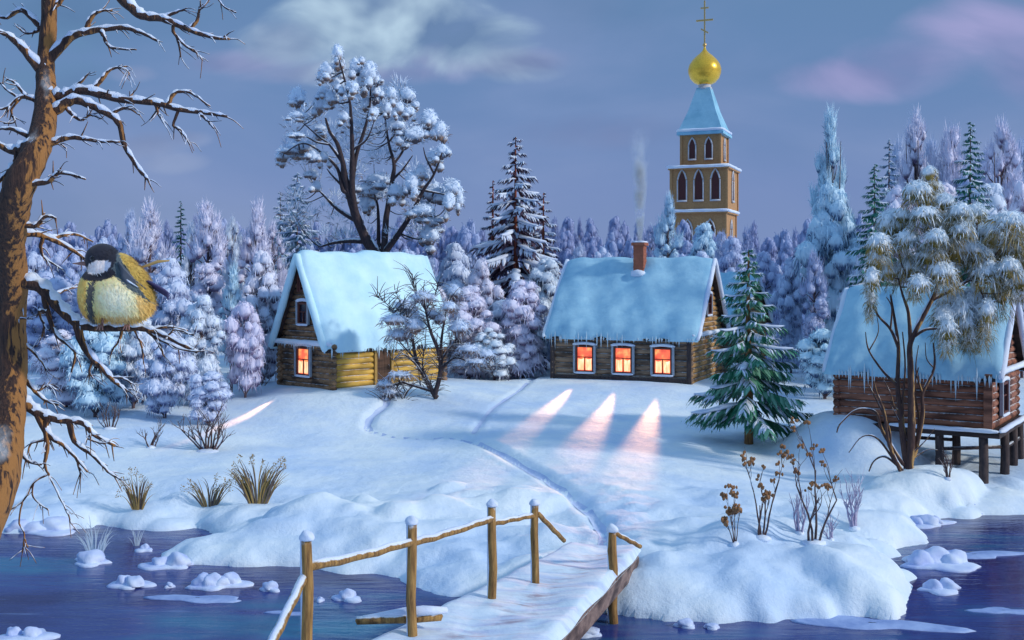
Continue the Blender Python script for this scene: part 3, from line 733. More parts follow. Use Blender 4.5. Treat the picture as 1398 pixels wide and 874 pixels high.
v0=len(m.v); m.add([(-.5,-.078,zc(46)+.55),(.5,-.078,zc(46)-.05),(.5,-.078,zc(46)+.17),(-.5,-.078,zc(46)+.77),(-.5,.078,zc(46)+.55),(.5,.078,zc(46)-.05),(.5,.078,zc(46)+.17),(-.5,.078,zc(46)+.77)],quads=[(0,1,2,3),(5,4,7,6),(3,2,6,7),(0,4,5,1),(1,5,6,2),(0,3,7,4)])
m.build('cross',M['goldx'],ch,smooth=False)

# ------------------------------------------------------------------ bridge
A_=np.array([0,17.0]);
def deckz(Y): return 1.02+(26.3-Y)*.035
def onplane(px,py):
    Y=26.
    for _ in range(30): Y=F*(CH-deckz(Y))/(py-HY)
    return Vector(((px-CX)/F*Y,Y,deckz(Y)))
dl0=onplane(520,874); dl1=onplane(783,744); dr0=onplane(752,874); dr1=onplane(857,763)
def ext(a,b,Y): t=(Y-a.y)/(b.y-a.y); p=a.lerp(b,t); return Vector((p.x,Y,deckz(Y)))
brg=empty('footbridge',ext(dl0,dl1,22),0,'snow covered wooden footbridge crossing the river in the foreground','bridge')
bo=brg.location.copy()
rowsY=np.linspace(17.0,26.4,48)
m=MB()
for k in range(len(rowsY)-1):
    a=ext(dl0,dl1,rowsY[k]+.012)-bo; b=ext(dr0,dr1,rowsY[k]+.012-.25)-bo; c=ext(dr0,dr1,rowsY[k+1]-.012-.25)-bo; d=ext(dl0,dl1,rowsY[k+1]-.012)-bo
    e=.016*(rng.random()-.5); 
    V=[a+Vector((-.08+e,0,-.07)),b+Vector((.06+e,0,-.07)),c+Vector((.06+e,0,-.07)),d+Vector((-.08+e,0,-.07))]
    V+=[v+Vector((0,0,-.08)) for v in V]
    m.add([tuple(v) for v in V],quads=[(0,1,2,3),(7,6,5,4),(0,4,5,1),(1,5,6,2),(2,6,7,3),(3,7,4,0)])
m.build('deck_planks',M['plank'],brg,smooth=False)
for s_,(p,q_) in enumerate(((dl0,dl1),(dr0,dr1))):
    m=MB(); a=ext(p,q_,17.0)-bo; b=ext(p,q_,26.5 if s_==0 else 26.2)-bo
    off=Vector((.10 if s_==0 else -.02,0,-.16)); w_=.09
    a+=off;b+=off
    V=[a+Vector((-w_,0,0)),a+Vector((w_,0,0)),b+Vector((w_,0,0)),b+Vector((-w_,0,0))]; V+=[v+Vector((0,0,-.34)) for v in V]
    m.add([tuple(v) for v in V],quads=[(0,1,2,3),(7,6,5,4),(0,4,5,1),(1,5,6,2),(2,6,7,3),(3,7,4,0)])
    m.build('side_beam',M['plank'],brg,smooth=False)
m=MB(); ny_,nx_=70,22; V=[];A=[]
for Y in np.linspace(16.9,26.7,ny_):
    a=ext(dl0,dl1,Y); b=ext(dr0,dr1,Y-.25)
    for k in range(nx_):
        u=k/(nx_-1); p=a.lerp(b,u); e=(1-abs(2*u-1)**8)**.5
        hh=.13+.06*float(vnoise(np.array([p.x]),np.array([p.y]),.9,11)[0])+.07*float(vnoise(np.array([p.x]),np.array([p.y]),.35,12)[0])+.10*abs(2*u-1)**3-.05*math.exp(-((u-.55)/.2)**2)
        V.append((p.x-bo.x+(2*u-1)*.10+.03*math.sin(Y*2.3+u*6)*abs(2*u-1)**4,p.y-bo.y,p.z-bo.z-.075+hh*e)); A.append(math.exp(-((u-.55)/.22)**2))
i=np.arange(ny_-1)[:,None]*nx_; j=np.arange(nx_-1)[None,:]
m.add(V,quads=np.stack([i+j,i+j+1,i+nx_+j+1,i+nx_+j],-1).reshape(-1,4),a=np.array(A)); m.build('deck_snow',M['bridgesnow'],brg)
def post(px,ytop,Y,X=None,zb=None,r=.10,px_b=None):
    top=W(px,ytop,Y); bot=Vector((W(px_b or px,HY,Y).x,Y,zb))
    m=MB(); n=7
    m.tube([bot.lerp(top,k/(n-1))+Vector((.015*math.sin(k*2+px),0,0))-bo for k in range(n)],[r*1.1]+[r]*(n-2)+[r*.92],12,lump=.07)
    o=m.build('post',M['post'],brg)
    s=MB(); t=top-bo; blob(s,(t.x,t.y,t.z+.04),(r*1.35,r*1.35,r*1.25),3,.08,1.0,bottom=-.3)
    n=8; s.tube([Vector((bot.x-r*.75,bot.y+.02,bot.z)).lerp(Vector((top.x-r*.72,top.y,top.z)),k/(n-1))-bo for k in range(n)],[r*.42]*n,8,lump=.3)
    s.build('snow_cap',M['snow'],o); return top,bot
pY=[16.9,19.0,21.6,24.0]
def leftY(px,py):  # post positions along the left edge of the deck
    return onplane(px,py).y
Yp=[16.2,18.9,21.5,22.9]
tops=[]
for (px,yt,pb),Y in zip(((419,738,420),(562,716,563),(672,692,672),(730,690,731)),Yp):
    t,b=post(px,yt,Y,zb=-.6,r=.085 if px<700 else .08,px_b=pb); tops.append(t)
def rail(p0,p1,r0=.055,r1=.055,sag=0.0,snow=True):
    m=MB(); n=9; P=[p0.lerp(p1,k/(n-1))+Vector((0,0,-sag*math.sin(math.pi*k/(n-1))+.012*math.sin(k*2.3)))-bo for k in range(n)]
    m.tube(P,np.linspace(r0,r1,n),10,lump=.12); o=m.build('rail',M['post'],brg)
    if snow:
        s=MB(); s.tube([p+Vector((0,.01,r0*.75)) for p in P],[r0*.4]+[r0*.62]*(n-2)+[r0*.4],8,lump=.4,flat=.7); s.build('snow_strip',M['snow'],o)
rail(W(424,773,Yp[0]+.02),W(562,740,Yp[1]-.02),.07,.06,.03)
rail(W(562,742,Yp[1]+.02),W(672,708,Yp[2]-.02),.065,.06,.02)
rail(W(672,715,Yp[2]+.02),W(728,704,Yp[3]-.02),.055,.05)
rail(W(733,700,Yp[3]),W(770,738,Yp[3]+1.6),.055,.05)
rail(W(414,790,Yp[0]-.05),W(360,900,Yp[0]-1.7),.07,.07)
t5,_=post(836,726,23.9,zb=-.5,r=.10,px_b=838)
g5=ground(872,745); rail(W(838,727,23.9),W(874,746,24.9),.05,.05)
m=MB(); q0=W(561,842,18.95); m.tube([q0+Vector((-.95,.16,-.12))-bo,q0+Vector((-.5,.16,-.09))-bo,q0+Vector((.0,.16,-.07))-bo,q0+Vector((.5,.25,-.07))-bo],[.07,.08,.09,.08],8,lump=.2); o=m.build('brace',M['post'],brg)
m=MB(); m.tube([q0+Vector((-.85,.16,-.06))-bo,q0+Vector((-.5,.16,-.02))-bo,q0+Vector((-.1,.16,.04))-bo,q0+Vector((.2,.15,.06))-bo,q0+Vector((.6,.25,.03))-bo],[.03,.055,.075,.09,.06],8,lump=.4); m.build('snow_cap',M['snow'],o)

# ------------------------------------------------------------------ traced snowy trees
def smoothline(P,n=5):
    P=[np.array(tuple(p),float) for p in P]; out=[]
    if len(P)==2: return [P[0]+(P[1]-P[0])*k/4 for k in range(5)]
    for i in range(len(P)-1):
        p0=P[max(i-1,0)];p1=P[i];p2=P[i+1];p3=P[min(i+2,len(P)-1)]
        for k in range(n):
            t=k/n; out.append(.5*((2*p1)+(-p0+p2)*t+(2*p0-5*p1+4*p2-p3)*t*t+(-p0+3*p1-3*p2+p3)*t**3))
    out.append(P[-1]); return out
class Traced:
    """tree limbs laid out from hand measured limb lines, each limb spreading in depth as well"""
    def __init__(s,Y,org,scale,spread=1.0,seed=1):
        s.Y=Y; s.org=org; s.k=1/scale; s.nodes=[]; s.limbs=[]; s.r=random.Random(seed); s.spread=spread; s.base=None
    def px(s,p): return (s.org[0]+p[0]*s.k, s.org[1]+p[1]*s.k)
    def near(s,q):
        return min(s.nodes,key=lambda n:(n[0]-q[0])**2+(n[1]-q[1])**2) if s.nodes else None
    def limb(s,pts,r0,r1,dep=None,jit=0.0):
        pp=[s.px(p) for p in pts]; n0=s.near(pp[0]); att=bool(n0) and math.hypot(n0[0]-pp[0][0],n0[1]-pp[0][1])<30
        if att: pp=[(n0[0],n0[1])]+[q for i,q in enumerate(pp) if i>0 or math.hypot(n0[0]-q[0],n0[1]-q[1])>6]
        y0=n0[2] if n0 and math.hypot(n0[0]-pp[0][0],n0[1]-pp[0][1])<30 else 0.0
        if n0 and math.hypot(n0[0]-pp[0][0],n0[1]-pp[0][1])<30: r0=min(r0,n0[3]*1.0)
        ln=sum(math.dist(pp[i],pp[i+1]) for i in range(len(pp)-1))*s.Y/F
        if dep is None: dep=s.r.uniform(-1,1)*s.spread*ln*.5
        sm=smoothline([(a,b,0) for a,b in pp],5); n=len(sm); out=[];rad=[]
        for i,q in enumerate(sm):
            t=i/(n-1); dy=y0+dep*t; r=r0+(r1-r0)*t**.8
            jx=s.r.uniform(-jit,jit) if 0<i<n-1 else 0; jy=s.r.uniform(-jit,jit) if 0<i<n-1 else 0
            p=W(q[0]+jx,q[1]+jy,s.Y+dy); out.append(p); rad.append(r); s.nodes.append((q[0],q[1],dy,r,p))
        s.limbs.append((out,rad)); return out,rad
    def connect(s,c,r0,r1,ppx):
        """a curved twig from the nearest limb point below to a world point c"""
        cand=[n for n in s.nodes if n[1]>ppx[1]-8] or s.nodes
        n0=min(cand,key=lambda n:(n[4]-c).length+.0*s.r.random())
        a=n0[4]; mid=a.lerp(c,.5)+Vector((s.r.uniform(-.1,.1),s.r.uniform(-.1,.1),-.12))*(c-a).length
        P=smoothline([a,mid,c],4); s.limbs.append(([Vector(p) for p in P],list(np.linspace(min(r0,n0[3]),r1,len(P)))))
def build_tubes(limbs,mb,org,sides=7,lump=.12):
    for P,rd in limbs: mb.tube([p-org for p in P],rd,sides,lump=lump)
def snow_on(limbs,mb,org,k=.75,minr=0.0,up=.65,vert=.88,flat=.75,rough=.45):
    """a broken strip of snow lying along the upper side of each limb"""
    for P,rd in limbs:
        run=[];rr=[]
        for i in range(len(P)):
            d=(P[min(i+1,len(P)-1)]-P[max(i-1,0)]).normalized()
            ok=abs(d.z)<vert and rd[i]>minr
            if ok:
                side=Vector((-d.z*0,0,1)) if True else 0
                nrm=(Vector((0,0,1))-d*d.z).normalized()
                run.append(P[i]+nrm*rd[i]*up-org); rr.append(rd[i]*k*(1+.35*math.sin(i*1.9+P[i].x*7)))
            if (not ok or i==len(P)-1):
                if len(run)>2:
                    rr[0]*=.5; rr[-1]*=.6; mb.tube(run,rr,7,lump=rough,flat=flat)
                run=[];rr=[]

# --- the big snow laden tree behind the first cabin
def big_tree():
    Y=62.0; T=Traced(Y,(340,40),2.731,.7,3)
    org=at(485,Y); T.limb([(470,870+ (0)),(465,850)],.5,.45,0); T.nodes=[]
    bx=at(485,Y,.5)
    T.limbs=[([bx,W(487,400,Y),W(487,352,Y)],[.55,.45,.42])]
    Lm=[([(480,850),(440,790),(400,700),(375,620),(355,540),(350,500),(330,430),(300,380),(285,330)],.34,.05),
     ([(395,700),(385,600),(385,450),(380,330),(372,250),(335,110)],.22,.03),([(385,560),(400,470),(435,360),(452,270),(450,190)],.15,.03),
     ([(350,600),(330,520),(270,460),(200,425),(130,465)],.15,.03),([(500,840),(512,700),(535,560),(540,500),(520,420),(505,310)],.26,.04),
     ([(540,500),(570,460),(600,400),(640,370)],.12,.03),([(510,840),(560,760),(610,680),(650,600),(690,540),(720,460)],.30,.04),
     ([(400,730),(330,670),(280,620),(250,590)],.17,.03),([(430,800),(360,790),(300,800),(265,812)],.18,.04),([(485,810),(482,700),(478,650),(465,610)],.16,.04),
     ([(355,500),(300,430),(260,400),(180,330)],.1,.03),([(385,450),(430,420),(450,390),(470,330)],.09,.02),([(600,690),(640,690),(690,700)],.10,.03),
     ([(650,600),(700,610),(755,620)],.1,.03),([(535,560),(575,520),(610,470)],.1,.03),([(300,440),(250,420),(200,395),(155,400)],.07,.02),
     ([(365,600),(310,545),(290,520)],.1,.02),([(690,540),(660,480),(650,440)],.08,.02),([(520,420),(560,370),(590,290)],.09,.02),([(540,600),(560,600),(600,580)],.08,.02)]
    for p,a,b in Lm: T.limb(p,a,b)
    P=[(330,95,19,32),(290,160,26,30),(335,150,24,28),(398,150,24,34),(450,170,26,42),(425,205,24,28),(330,205,26,34),(385,220,24,24),(180,262,30,38),(268,180,16,20),
     (262,285,22,38),(310,262,26,26),(275,235,18,18),(475,250,24,40),(437,285,20,26),(465,318,20,22),(530,248,20,30),(592,252,28,30),(622,285,14,14),(595,312,24,20),(515,300,18,26),
     (548,362,36,28),(618,400,42,30),(672,345,32,40),(712,385,26,36),(722,462,26,26),(690,485,26,32),(190,445,56,22),(128,472,26,30),(262,372,26,14),(262,400,22,20),
     (240,545,22,20),(250,590,20,22),(482,568,46,26),(462,605,58,34),(440,655,28,38),(545,612,30,30),(605,580,24,44),(690,618,46,36),(755,598,36,34),(782,640,18,38),
     (650,682,40,26),(682,720,36,26),(676,775,34,38),(182,325,34,14),(170,398,30,12),(352,332,20,20),(490,200,14,12),(560,300,18,24),(420,120,12,14),(240,480,22,24),(560,420,20,20),(745,650,22,36),(640,540,24,30),(280,480,18,22),(385,620,16,16)]
    crown=MB(); k=Y/F/2.731
    hull=[(p[0],p[1]) for p in P]
    for (cx,cy,rx,rz) in P:
        q=T.px((cx,cy)); n0=T.near(q); dy=n0[2]*.8+T.r.uniform(-1.2,1.0); c=W(q[0],q[1],Y+dy)
        rx*=k*1.12;rz*=k*1.3; T.connect(c,.07,.025,q)
        puff(crown,c-org,(rx,min(rx,1.2)*.9,rz),int(160+200*rx*rz),-.35,.5,.42,.04,sbias=.12,sub=3)
        for _ in range(3):
            o=Vector((T.r.uniform(-1,1)*rx*.9,T.r.uniform(-.8,.8),T.r.uniform(-1.1,.1)*rz)); f=T.r.uniform(.4,.65)
            puff(crown,c-org+o,(rx*f,rx*f,rz*f),int(50+60*rx),-.3,.5,.5,.06,sbias=-.10)
    for _ in range(85):      # thinner frosted twigs behind and between
        cx=T.r.uniform(150,740); cy=T.r.uniform(220,800)
        if ((cx-440)/330)**2+((cy-520)/340)**2>1: continue
        q=T.px((cx,cy)); c=W(q[0],q[1],Y+T.r.uniform(-.5,2.8)); T.connect(c,.035,.012,q)
        puff(crown,c-org,(.35+.4*T.r.random(),.4,.45),80,.2,.8,.9,.04,core=False,sbias=-.15)
    o=empty('snowy_tree',org,0,'largest tree, with many dark limbs and round snow tufts rising behind the steep roofed cabin','tree')
    m=MB(); build_tubes(T.limbs,m,org,8); m.build('trunk',M['bark_dark'],o)
    m=MB(); snow_on(T.limbs,m,org,.55,.03,.7,.9); m.build('branch_snow',M['treesnow'],o)
    crown.build('crown',M['frost_big'],o)
big_tree()

# --- the many stemmed olive leaved tree at right
def right_tree():
    Y=34.6; T=Traced(Y,(1060,380),2.731,.35,5); g0=ground(1240,640); 
    Y=min(g0.y,36.2); T.Y=Y; org=at(1240,Y)
    C=lambda a,b:( (a/2.571)*2.731, (120+b/2.571-380)*2.731 )
    for p,a,b in [
     ([(492,740),(503,600),(503,450),(500,330),(500,240),(548,140),(598,40),(622,-60)],.155,.06),
     ([(480,730),(468,560),(452,400),(455,260),(440,150),(425,60)],.13,.03),
     ([(465,715),(420,620),(402,500),(375,430),(362,380)],.09,.02),
     ([(515,650),(545,510),(545,430),(588,335),(585,240)],.11,.025),
     ([(470,690),(395,570),(370,500),(300,490),(240,540),(225,575)],.08,.02),
     ([(445,710),(405,665),(365,680),(345,720)],.05,.02),([(450,700),(380,600),(320,590),(270,650)],.05,.015),
     ([(452,400),(400,350),(345,270),(332,200)],.06,.015),([(440,480),(425,430),(400,380)],.04,.015),
     ([(455,270),(425,190),(380,140),(350,80),(355,40)],.06,.02),([(500,240),(492,130),(470,60),(455,0)],.08,.025),
     ([(470,740),(430,640),(420,560),(380,470),(345,400)],.06,.02),([(500,740),(520,620),(530,520),(515,420),(530,330)],.07,.02),([(485,735),(478,620),(470,480),(480,330),(470,200)],.08,.02),
     ([(515,220),(560,190),(620,195),(640,240)],.07,.02),([(545,430),(520,340),(530,250)],.04,.012),([(588,335),(560,300),(555,240)],.03,.01),
     ([(425,190),(430,110),(410,70)],.04,.015),([(345,270),(380,200),(372,130)],.035,.01),([(480,560),(440,500),(425,470)],.03,.01),
     ([C(560,740),C(650,690),C(740,620),C(800,540)],.09,.03),([C(590,620),C(560,560),C(535,500),C(520,440)],.08,.03),([C(570,700),C(600,590),C(640,520),C(650,440)],.07,.03),
     ([C(470,690),C(440,620),C(420,520)],.05,.02),([C(650,690),C(700,680),C(745,790)],.05,.02),([C(535,500),C(500,420),C(495,370)],.05,.02),([C(600,640),C(690,560),C(705,470)],.05,.02),
     ([(500,660),(560,600),(590,560)],.03,.01),([(510,680),(560,640),(600,640)],.03,.01)]: T.limb(p,a,b)
    P=[(537,310,25,30),(495,375,45,40),(548,350,30,26),(590,410,32,32),(520,455,42,32),(645,450,38,38),(702,455,32,44),(410,495,52,55),(440,460,36,30),(580,470,34,34),(460,545,38,38),(650,510,38,34),
     (820,485,62,40),(780,540,40,36),(540,600,48,44),(625,580,38,48),(470,640,48,40),(820,575,40,34),(705,600,48,38),(735,660,48,44),(345,620,26,34),(500,700,34,36),(850,612,40,30),(815,645,38,40),
     (620,770,55,60),(590,820,34,46),(700,760,44,56),(740,800,24,50),(335,685,22,44),(400,655,30,34),(860,690,34,40),(660,840,30,44),(560,540,36,36),(760,600,40,34),(600,500,40,34),(360,560,36,40),(580,660,44,40),(790,730,34,50),(680,580,40,36),(740,520,40,36),(860,540,44,40),(650,810,40,62),(715,820,26,60),(330,760,18,40),(600,860,26,50),(545,400,36,36),(380,560,30,40),(680,880,18,34)]
    crown=MB(); k=Y/F/2.571
    for (cx,cy,rx,rz) in P:
        q=(1060+cx/2.571,120+cy/2.571); n0=T.near(q); dy=n0[2]+T.r.uniform(-.9,.7); c=W(q[0],q[1],Y+dy); rx*=k*1.12;rz*=k*1.25
        T.connect(c,.035,.014,q)
        puff(crown,c-org+Vector((0,0,rz*.12)),(rx,rx*.95,rz),int(260+420*rx),-.85,.40,.6,.035,sbias=-.10,sub=3,coresz=.8)
        for _ in range(4): # olive sprays hanging below the snow
            o_=Vector((T.r.uniform(-.7,.7)*rx,T.r.uniform(-.7,.7)*rx,-rz*T.r.uniform(.35,1.25)))
            puff(crown,c-org+o_,(rx*.5,rx*.5,rz*.5),110,-.9,.6,1.1,.03,core=False,sbias=-.5)
    o=empty('snowy_tree',org,0,'many stemmed tree with olive gold foliage under snow caps in front of the stilt house','tree')
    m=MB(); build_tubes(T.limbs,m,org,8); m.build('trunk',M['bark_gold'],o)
    m=MB(); snow_on(T.limbs,m,org,.55,.012,.65,.93); m.build('branch_snow',M['treesnow'],o)
    crown.build('crown',M['frost_gold'],o)
right_tree()

# --- twisted bush in front of the first cabin
def front_bush():
    g0=ground(594,541); Y=min(g0.y,49.0); T=Traced(Y,(340,320),2.913,.45,9); org=at(594,Y)
    for p,a,b in [([(745,650),(700,570),(665,500),(645,400),(600,330),(555,300)],.13,.03),([(745,640),(762,540),(750,460),(720,380),(702,300),(688,240)],.13,.03),
     ([(755,560),(765,420),(780,330),(790,260)],.09,.02),([(715,630),(650,600),(600,590),(550,620),(532,670)],.09,.03),([(720,620),(680,540),(620,480),(570,500)],.07,.02),
     ([(765,540),(820,490),(900,520),(960,540)],.08,.02),([(645,400),(620,350),(600,270),(580,220)],.05,.01),([(702,300),(740,240),(750,190)],.05,.01),([(702,300),(660,230),(650,160)],.05,.01),
     ([(760,500),(810,440),(860,440)],.06,.02),([(665,500),(610,440),(580,400)],.05,.02),([(600,590),(570,640),(560,680)],.04,.02),([(650,600),(620,640),(615,680)],.04,.015),([(700,600),(690,520),(700,440)],.05,.02),([(600,330),(540,270),(510,250)],.03,.01)]: T.limb(p,a,b)
    crown=MB(); k=Y/F/2.913
    for (cx,cy,rx,rz) in [(620,292,46,32),(692,255,46,28),(815,238,28,38),(795,295,32,26),(640,330,50,30),(575,345,48,26),(660,372,34,40),(835,380,42,40),(872,462,38,26),(940,482,38,24),(600,405,50,30),(560,630,34,30),(600,560,45,14),(760,340,30,28),(900,510,40,16),(730,320,26,30),(540,660,16,24),(820,440,26,22),(850,520,50,20),(540,600,30,22)]:
        q=T.px((cx,cy)); n0=T.near(q); dy=n0[2]+T.r.uniform(-.6,.5); c=W(q[0],q[1],Y+dy); rx*=k*1.12;rz*=k*1.15; T.connect(c,.035,.014,q)
        puff(crown,c-org,(rx,rx*.9,rz),int(200+260*rx),-.6,.5,.6,.03,sbias=-.12,sub=3,coresz=.8)
        puff(crown,c-org-Vector((0,0,rz*.7)),(rx*.8,rx*.7,rz*.6),90,-.3,.8,.9,.025,core=False,sbias=-.5)
    tw=[]
    for _ in range(420):
        n0=T.nodes[T.r.randrange(len(T.nodes))]; a=n0[4]
        d=Vector((T.r.uniform(-1,1),T.r.uniform(-.6,.6),T.r.uniform(-.2,1))).normalized()*T.r.uniform(.4,1.1)
        P=smoothline([a,a+d*.5+Vector((0,0,.08)),a+d],3); tw.append(([Vector(p) for p in P],list(np.linspace(.022,.008,len(P)))))
    o=empty('snowy_bush',org,0,'twisted dark bush with drooping snowy tufts growing before the yellow cabin front','bush')
    m=MB(); build_tubes(T.limbs+tw,m,org,6); m.build('stems',M['bark_dark'],o)
    m=MB(); snow_on(T.limbs,m,org,.5,.015,.65,.93); m.build('branch_snow',M['treesnow'],o)
    crown.build('crown',M['frost_bush'],o)
front_bush()

# --- the old bare tree at left with the bird
YT=4.0
def old_tree():
    kk=YT/F
    T=Traced(YT,(0,0),1.0,.30,12)
    trunk=[(70,-60,9),(68,-20,10),(66,40,11),(62,90,12),(63,130,14),(58,180,16),(45,215,18),(28,250,20),(16,290,22),(12,340,21),(16,390,22),(14,440,20),(16,500,20),(12,560,22),(4,620,25),(-14,680,30),(-60,790,36),(-110,1000,42),(-150,1400,52)]
    pts=[Vector(p) for p in smoothline([W(a,b,YT+.15*math.sin(i*.7)) for i,(a,b,r) in enumerate(trunk)],5)]
    rad=np.interp(np.linspace(0,1,len(pts)),np.linspace(0,1,len(trunk)),[r*kk for a,b,r in trunk])
    bx=pts[-1]; gz=H(bx.x,bx.y); pts+= [Vector((bx.x-.02,bx.y,(bx.z+gz)/2)),Vector((bx.x-.05,bx.y,gz-.1))]; rad=list(rad)+[rad[-1]*1.15,rad[-1]*1.6]
    main=(pts,rad); org=Vector((bx.x-.05,bx.y,gz))
    for p,r_ in zip(pts,rad): T.nodes.append((CX+p.x/p.y*F,HY-(p.z-CH)/p.y*F,p.y-YT,r_,p))
    E=lambda *p:[(a/1.986,b/1.986) for a,b in p]; G=lambda *p:[(a/1.969,430+b/1.969) for a,b in p]
    br=[(E((128,175),(180,112),(230,88),(330,75),(385,90),(430,112)),7),(E((225,88),(250,45),(275,30),(305,28)),4),(E((280,95),(300,128),(370,135)),4),
     (E((300,-40),(340,5),(385,42),(440,50),(500,75),(570,100),(622,106)),8),(E((440,48),(480,32),(500,28)),3),(E((510,80),(535,55),(540,28),(552,20)),3),(E((470,85),(500,122),(530,140),(548,162)),2.5),(E((480,80),(485,120),(490,155)),1.5),(E((580,-10),(610,20),(640,34)),3),
     (E((110,190),(60,130),(20,95),(-20,80)),9),(E((108,70),(60,28),(20,48),(-10,45)),6),(E((150,15),(175,-10),(200,-40)),6),(E((100,85),(70,90),(50,75)),3),
     (E((142,262),(180,258),(230,245),(330,270),(420,278),(500,300),(560,306),(615,316)),8.5),(E((250,245),(280,212),(300,188),(345,180)),4),(E((330,178),(345,192),(352,205)),1.5),(E((420,285),(430,310),(445,335)),2.5),(E((478,300),(470,340),(490,352),(515,392)),2.2),(E((455,275),(475,252),(515,252),(570,288)),4),(E((540,305),(560,325),(580,348)),2.5),(E((175,258),(215,225),(240,200)),3.5),(E((340,270),(365,245)),2),(E((430,285),(410,320)),1.5),(E((495,345),(500,370)),1.2),
     (E((142,305),(200,272),(260,292),(320,330),(340,400),(385,468),(402,486)),8),(E((190,305),(220,325),(245,312),(275,322)),3.5),(E((300,305),(340,292),(380,312)),3),
     (E((135,390),(190,372),(260,382),(325,385)),6),(E((125,395),(155,388),(180,402)),2.5),(E((70,500),(130,492),(165,468),(232,486)),6),(E((155,478),(165,455)),3),
     (E((45,605),(95,612),(122,588),(152,592)),6),(E((50,632),(120,640),(200,680),(235,708)),7),(E((130,655),(200,635),(252,656)),5),(E((110,670),(122,700),(172,732)),3),
     (E((105,275),(60,262),(20,292),(-10,297)),5),(E((70,262),(40,225),(20,215)),2.5),(E((60,268),(30,300),(40,330),(10,335)),2),(E((50,262),(20,245),(0,225)),2),(E((100,380),(40,352),(-10,350)),5),(E((75,400),(40,410),(-20,385)),13),(E((45,440),(20,470),(-10,500)),8),
     (G((25,-90),(60,-92),(110,-75),(150,-30),(198,16),(240,32),(330,35),(395,38),(450,60),(530,100)),11),
     (E((60,830),(50,860),(90,865)),3),(E((150,798),(180,785),(212,778)),4),(G((198,25),(228,90),(290,160),(322,190),(345,205)),7),(G((120,-40),(150,50),(200,98),(192,155)),5),(G((105,-10),(118,30),(112,60)),3),(G((395,38),(425,72),(440,110)),3.5),(G((335,38),(320,70),(300,95)),2.5),(G((400,38),(450,32),(505,42)),3),(G((420,55),(480,90),(535,98)),2.5),(G((360,38),(380,80),(385,120)),2),(G((450,62),(470,40),(520,55)),1.8),(G((300,165),(330,170),(355,185)),2),(G((255,110),(240,150),(250,170)),2),
     (G((48,140),(80,188),(120,228),(158,242)),6),(G((108,200),(130,190),(152,202)),2.5),(G((60,75),(100,110),(125,148)),4),
     (G((0,205),(60,232),(100,262),(160,282),(222,290),(250,320),(310,352)),10),(G((185,288),(200,338),(250,378),(290,420),(322,442)),5.5),(G((122,300),(128,360),(120,400),(132,432)),5.5),(G((98,262),(130,322),(180,358),(235,422)),6),(G((0,232),(40,320),(70,388),(112,402)),6),(G((210,380),(215,420),(215,445)),2.5),(G((235,330),(270,345),(295,342)),2),
     (G((132,425),(90,452),(60,502),(0,540),(-30,550)),5.5),(G((140,430),(160,490),(180,530),(192,562)),4.5),(G((60,500),(52,560),(65,590),(60,640)),3.5),(G((98,455),(90,490),(130,525)),2.5),(G((60,600),(75,625)),1.5),(G((0,300),(30,350),(10,400)),4),(G((120,330),(85,345),(75,370)),2)]
    for p,r_ in br:
        e_=p[-1]; dp=0.0 if r_==11 else (.22 if 95<e_[0]<200 and 320<e_[1]<400 else None)
        T.limb([(a,b) for a,b in p],r_*kk*1.12,max(1.0,r_*.22)*kk,dep=dp,jit=.5)
    tw=[]
    rr=T.r
    for P,rd in list(T.limbs):
        for _ in range(max(1,int(len(P)/2.2))):
            i=rr.randrange(len(P)//3,len(P)); a=P[i]; d=(P[min(i+1,len(P)-1)]-P[i-1]).normalized()
            v=(d+Vector((rr.uniform(-.9,.9),rr.uniform(-.9,.9),rr.uniform(-.9,.6)))).normalized()*rr.uniform(.02,.075)
            Q=smoothline([a,a+v*.5+Vector((0,0,rr.uniform(-.006,.008))),a+v+Vector((0,0,rr.uniform(-.02,.01)))],3)
            tw.append(([Vector(q) for q in Q],list(np.linspace(min(rd[i]*.6,.0035),.0011,len(Q)))))
    o=empty('old_tree',org,0,'gnarled old bare tree with orange highlighted brown bark and snowy branches down the left edge','tree')
    m=MB()
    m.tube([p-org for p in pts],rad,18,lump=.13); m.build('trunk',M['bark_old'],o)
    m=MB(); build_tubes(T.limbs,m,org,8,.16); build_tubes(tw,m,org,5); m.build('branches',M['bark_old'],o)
    m=MB(); snow_on(T.limbs,m,org,.92,.0,.62,.93,.85,.14); snow_on(tw,m,org,.9,.0,.6,.9,.75,.1)
    for k in (18,27,37,50):
        if k<len(pts): m.tube([pts[k+j]-org+Vector((-rad[k+j]*.93,-.05*rad[k+j],0)) for j in range(-3,4) if k+j<len(pts)],[rad[k]*q for q in (.05,.12,.17,.2,.16,.12,.04)][:len([1 for j in range(-3,4) if k+j<len(pts)])],7,lump=.3)
    m.build('branch_snow',M['treesnow'],o)
    return T
TT=old_tree()

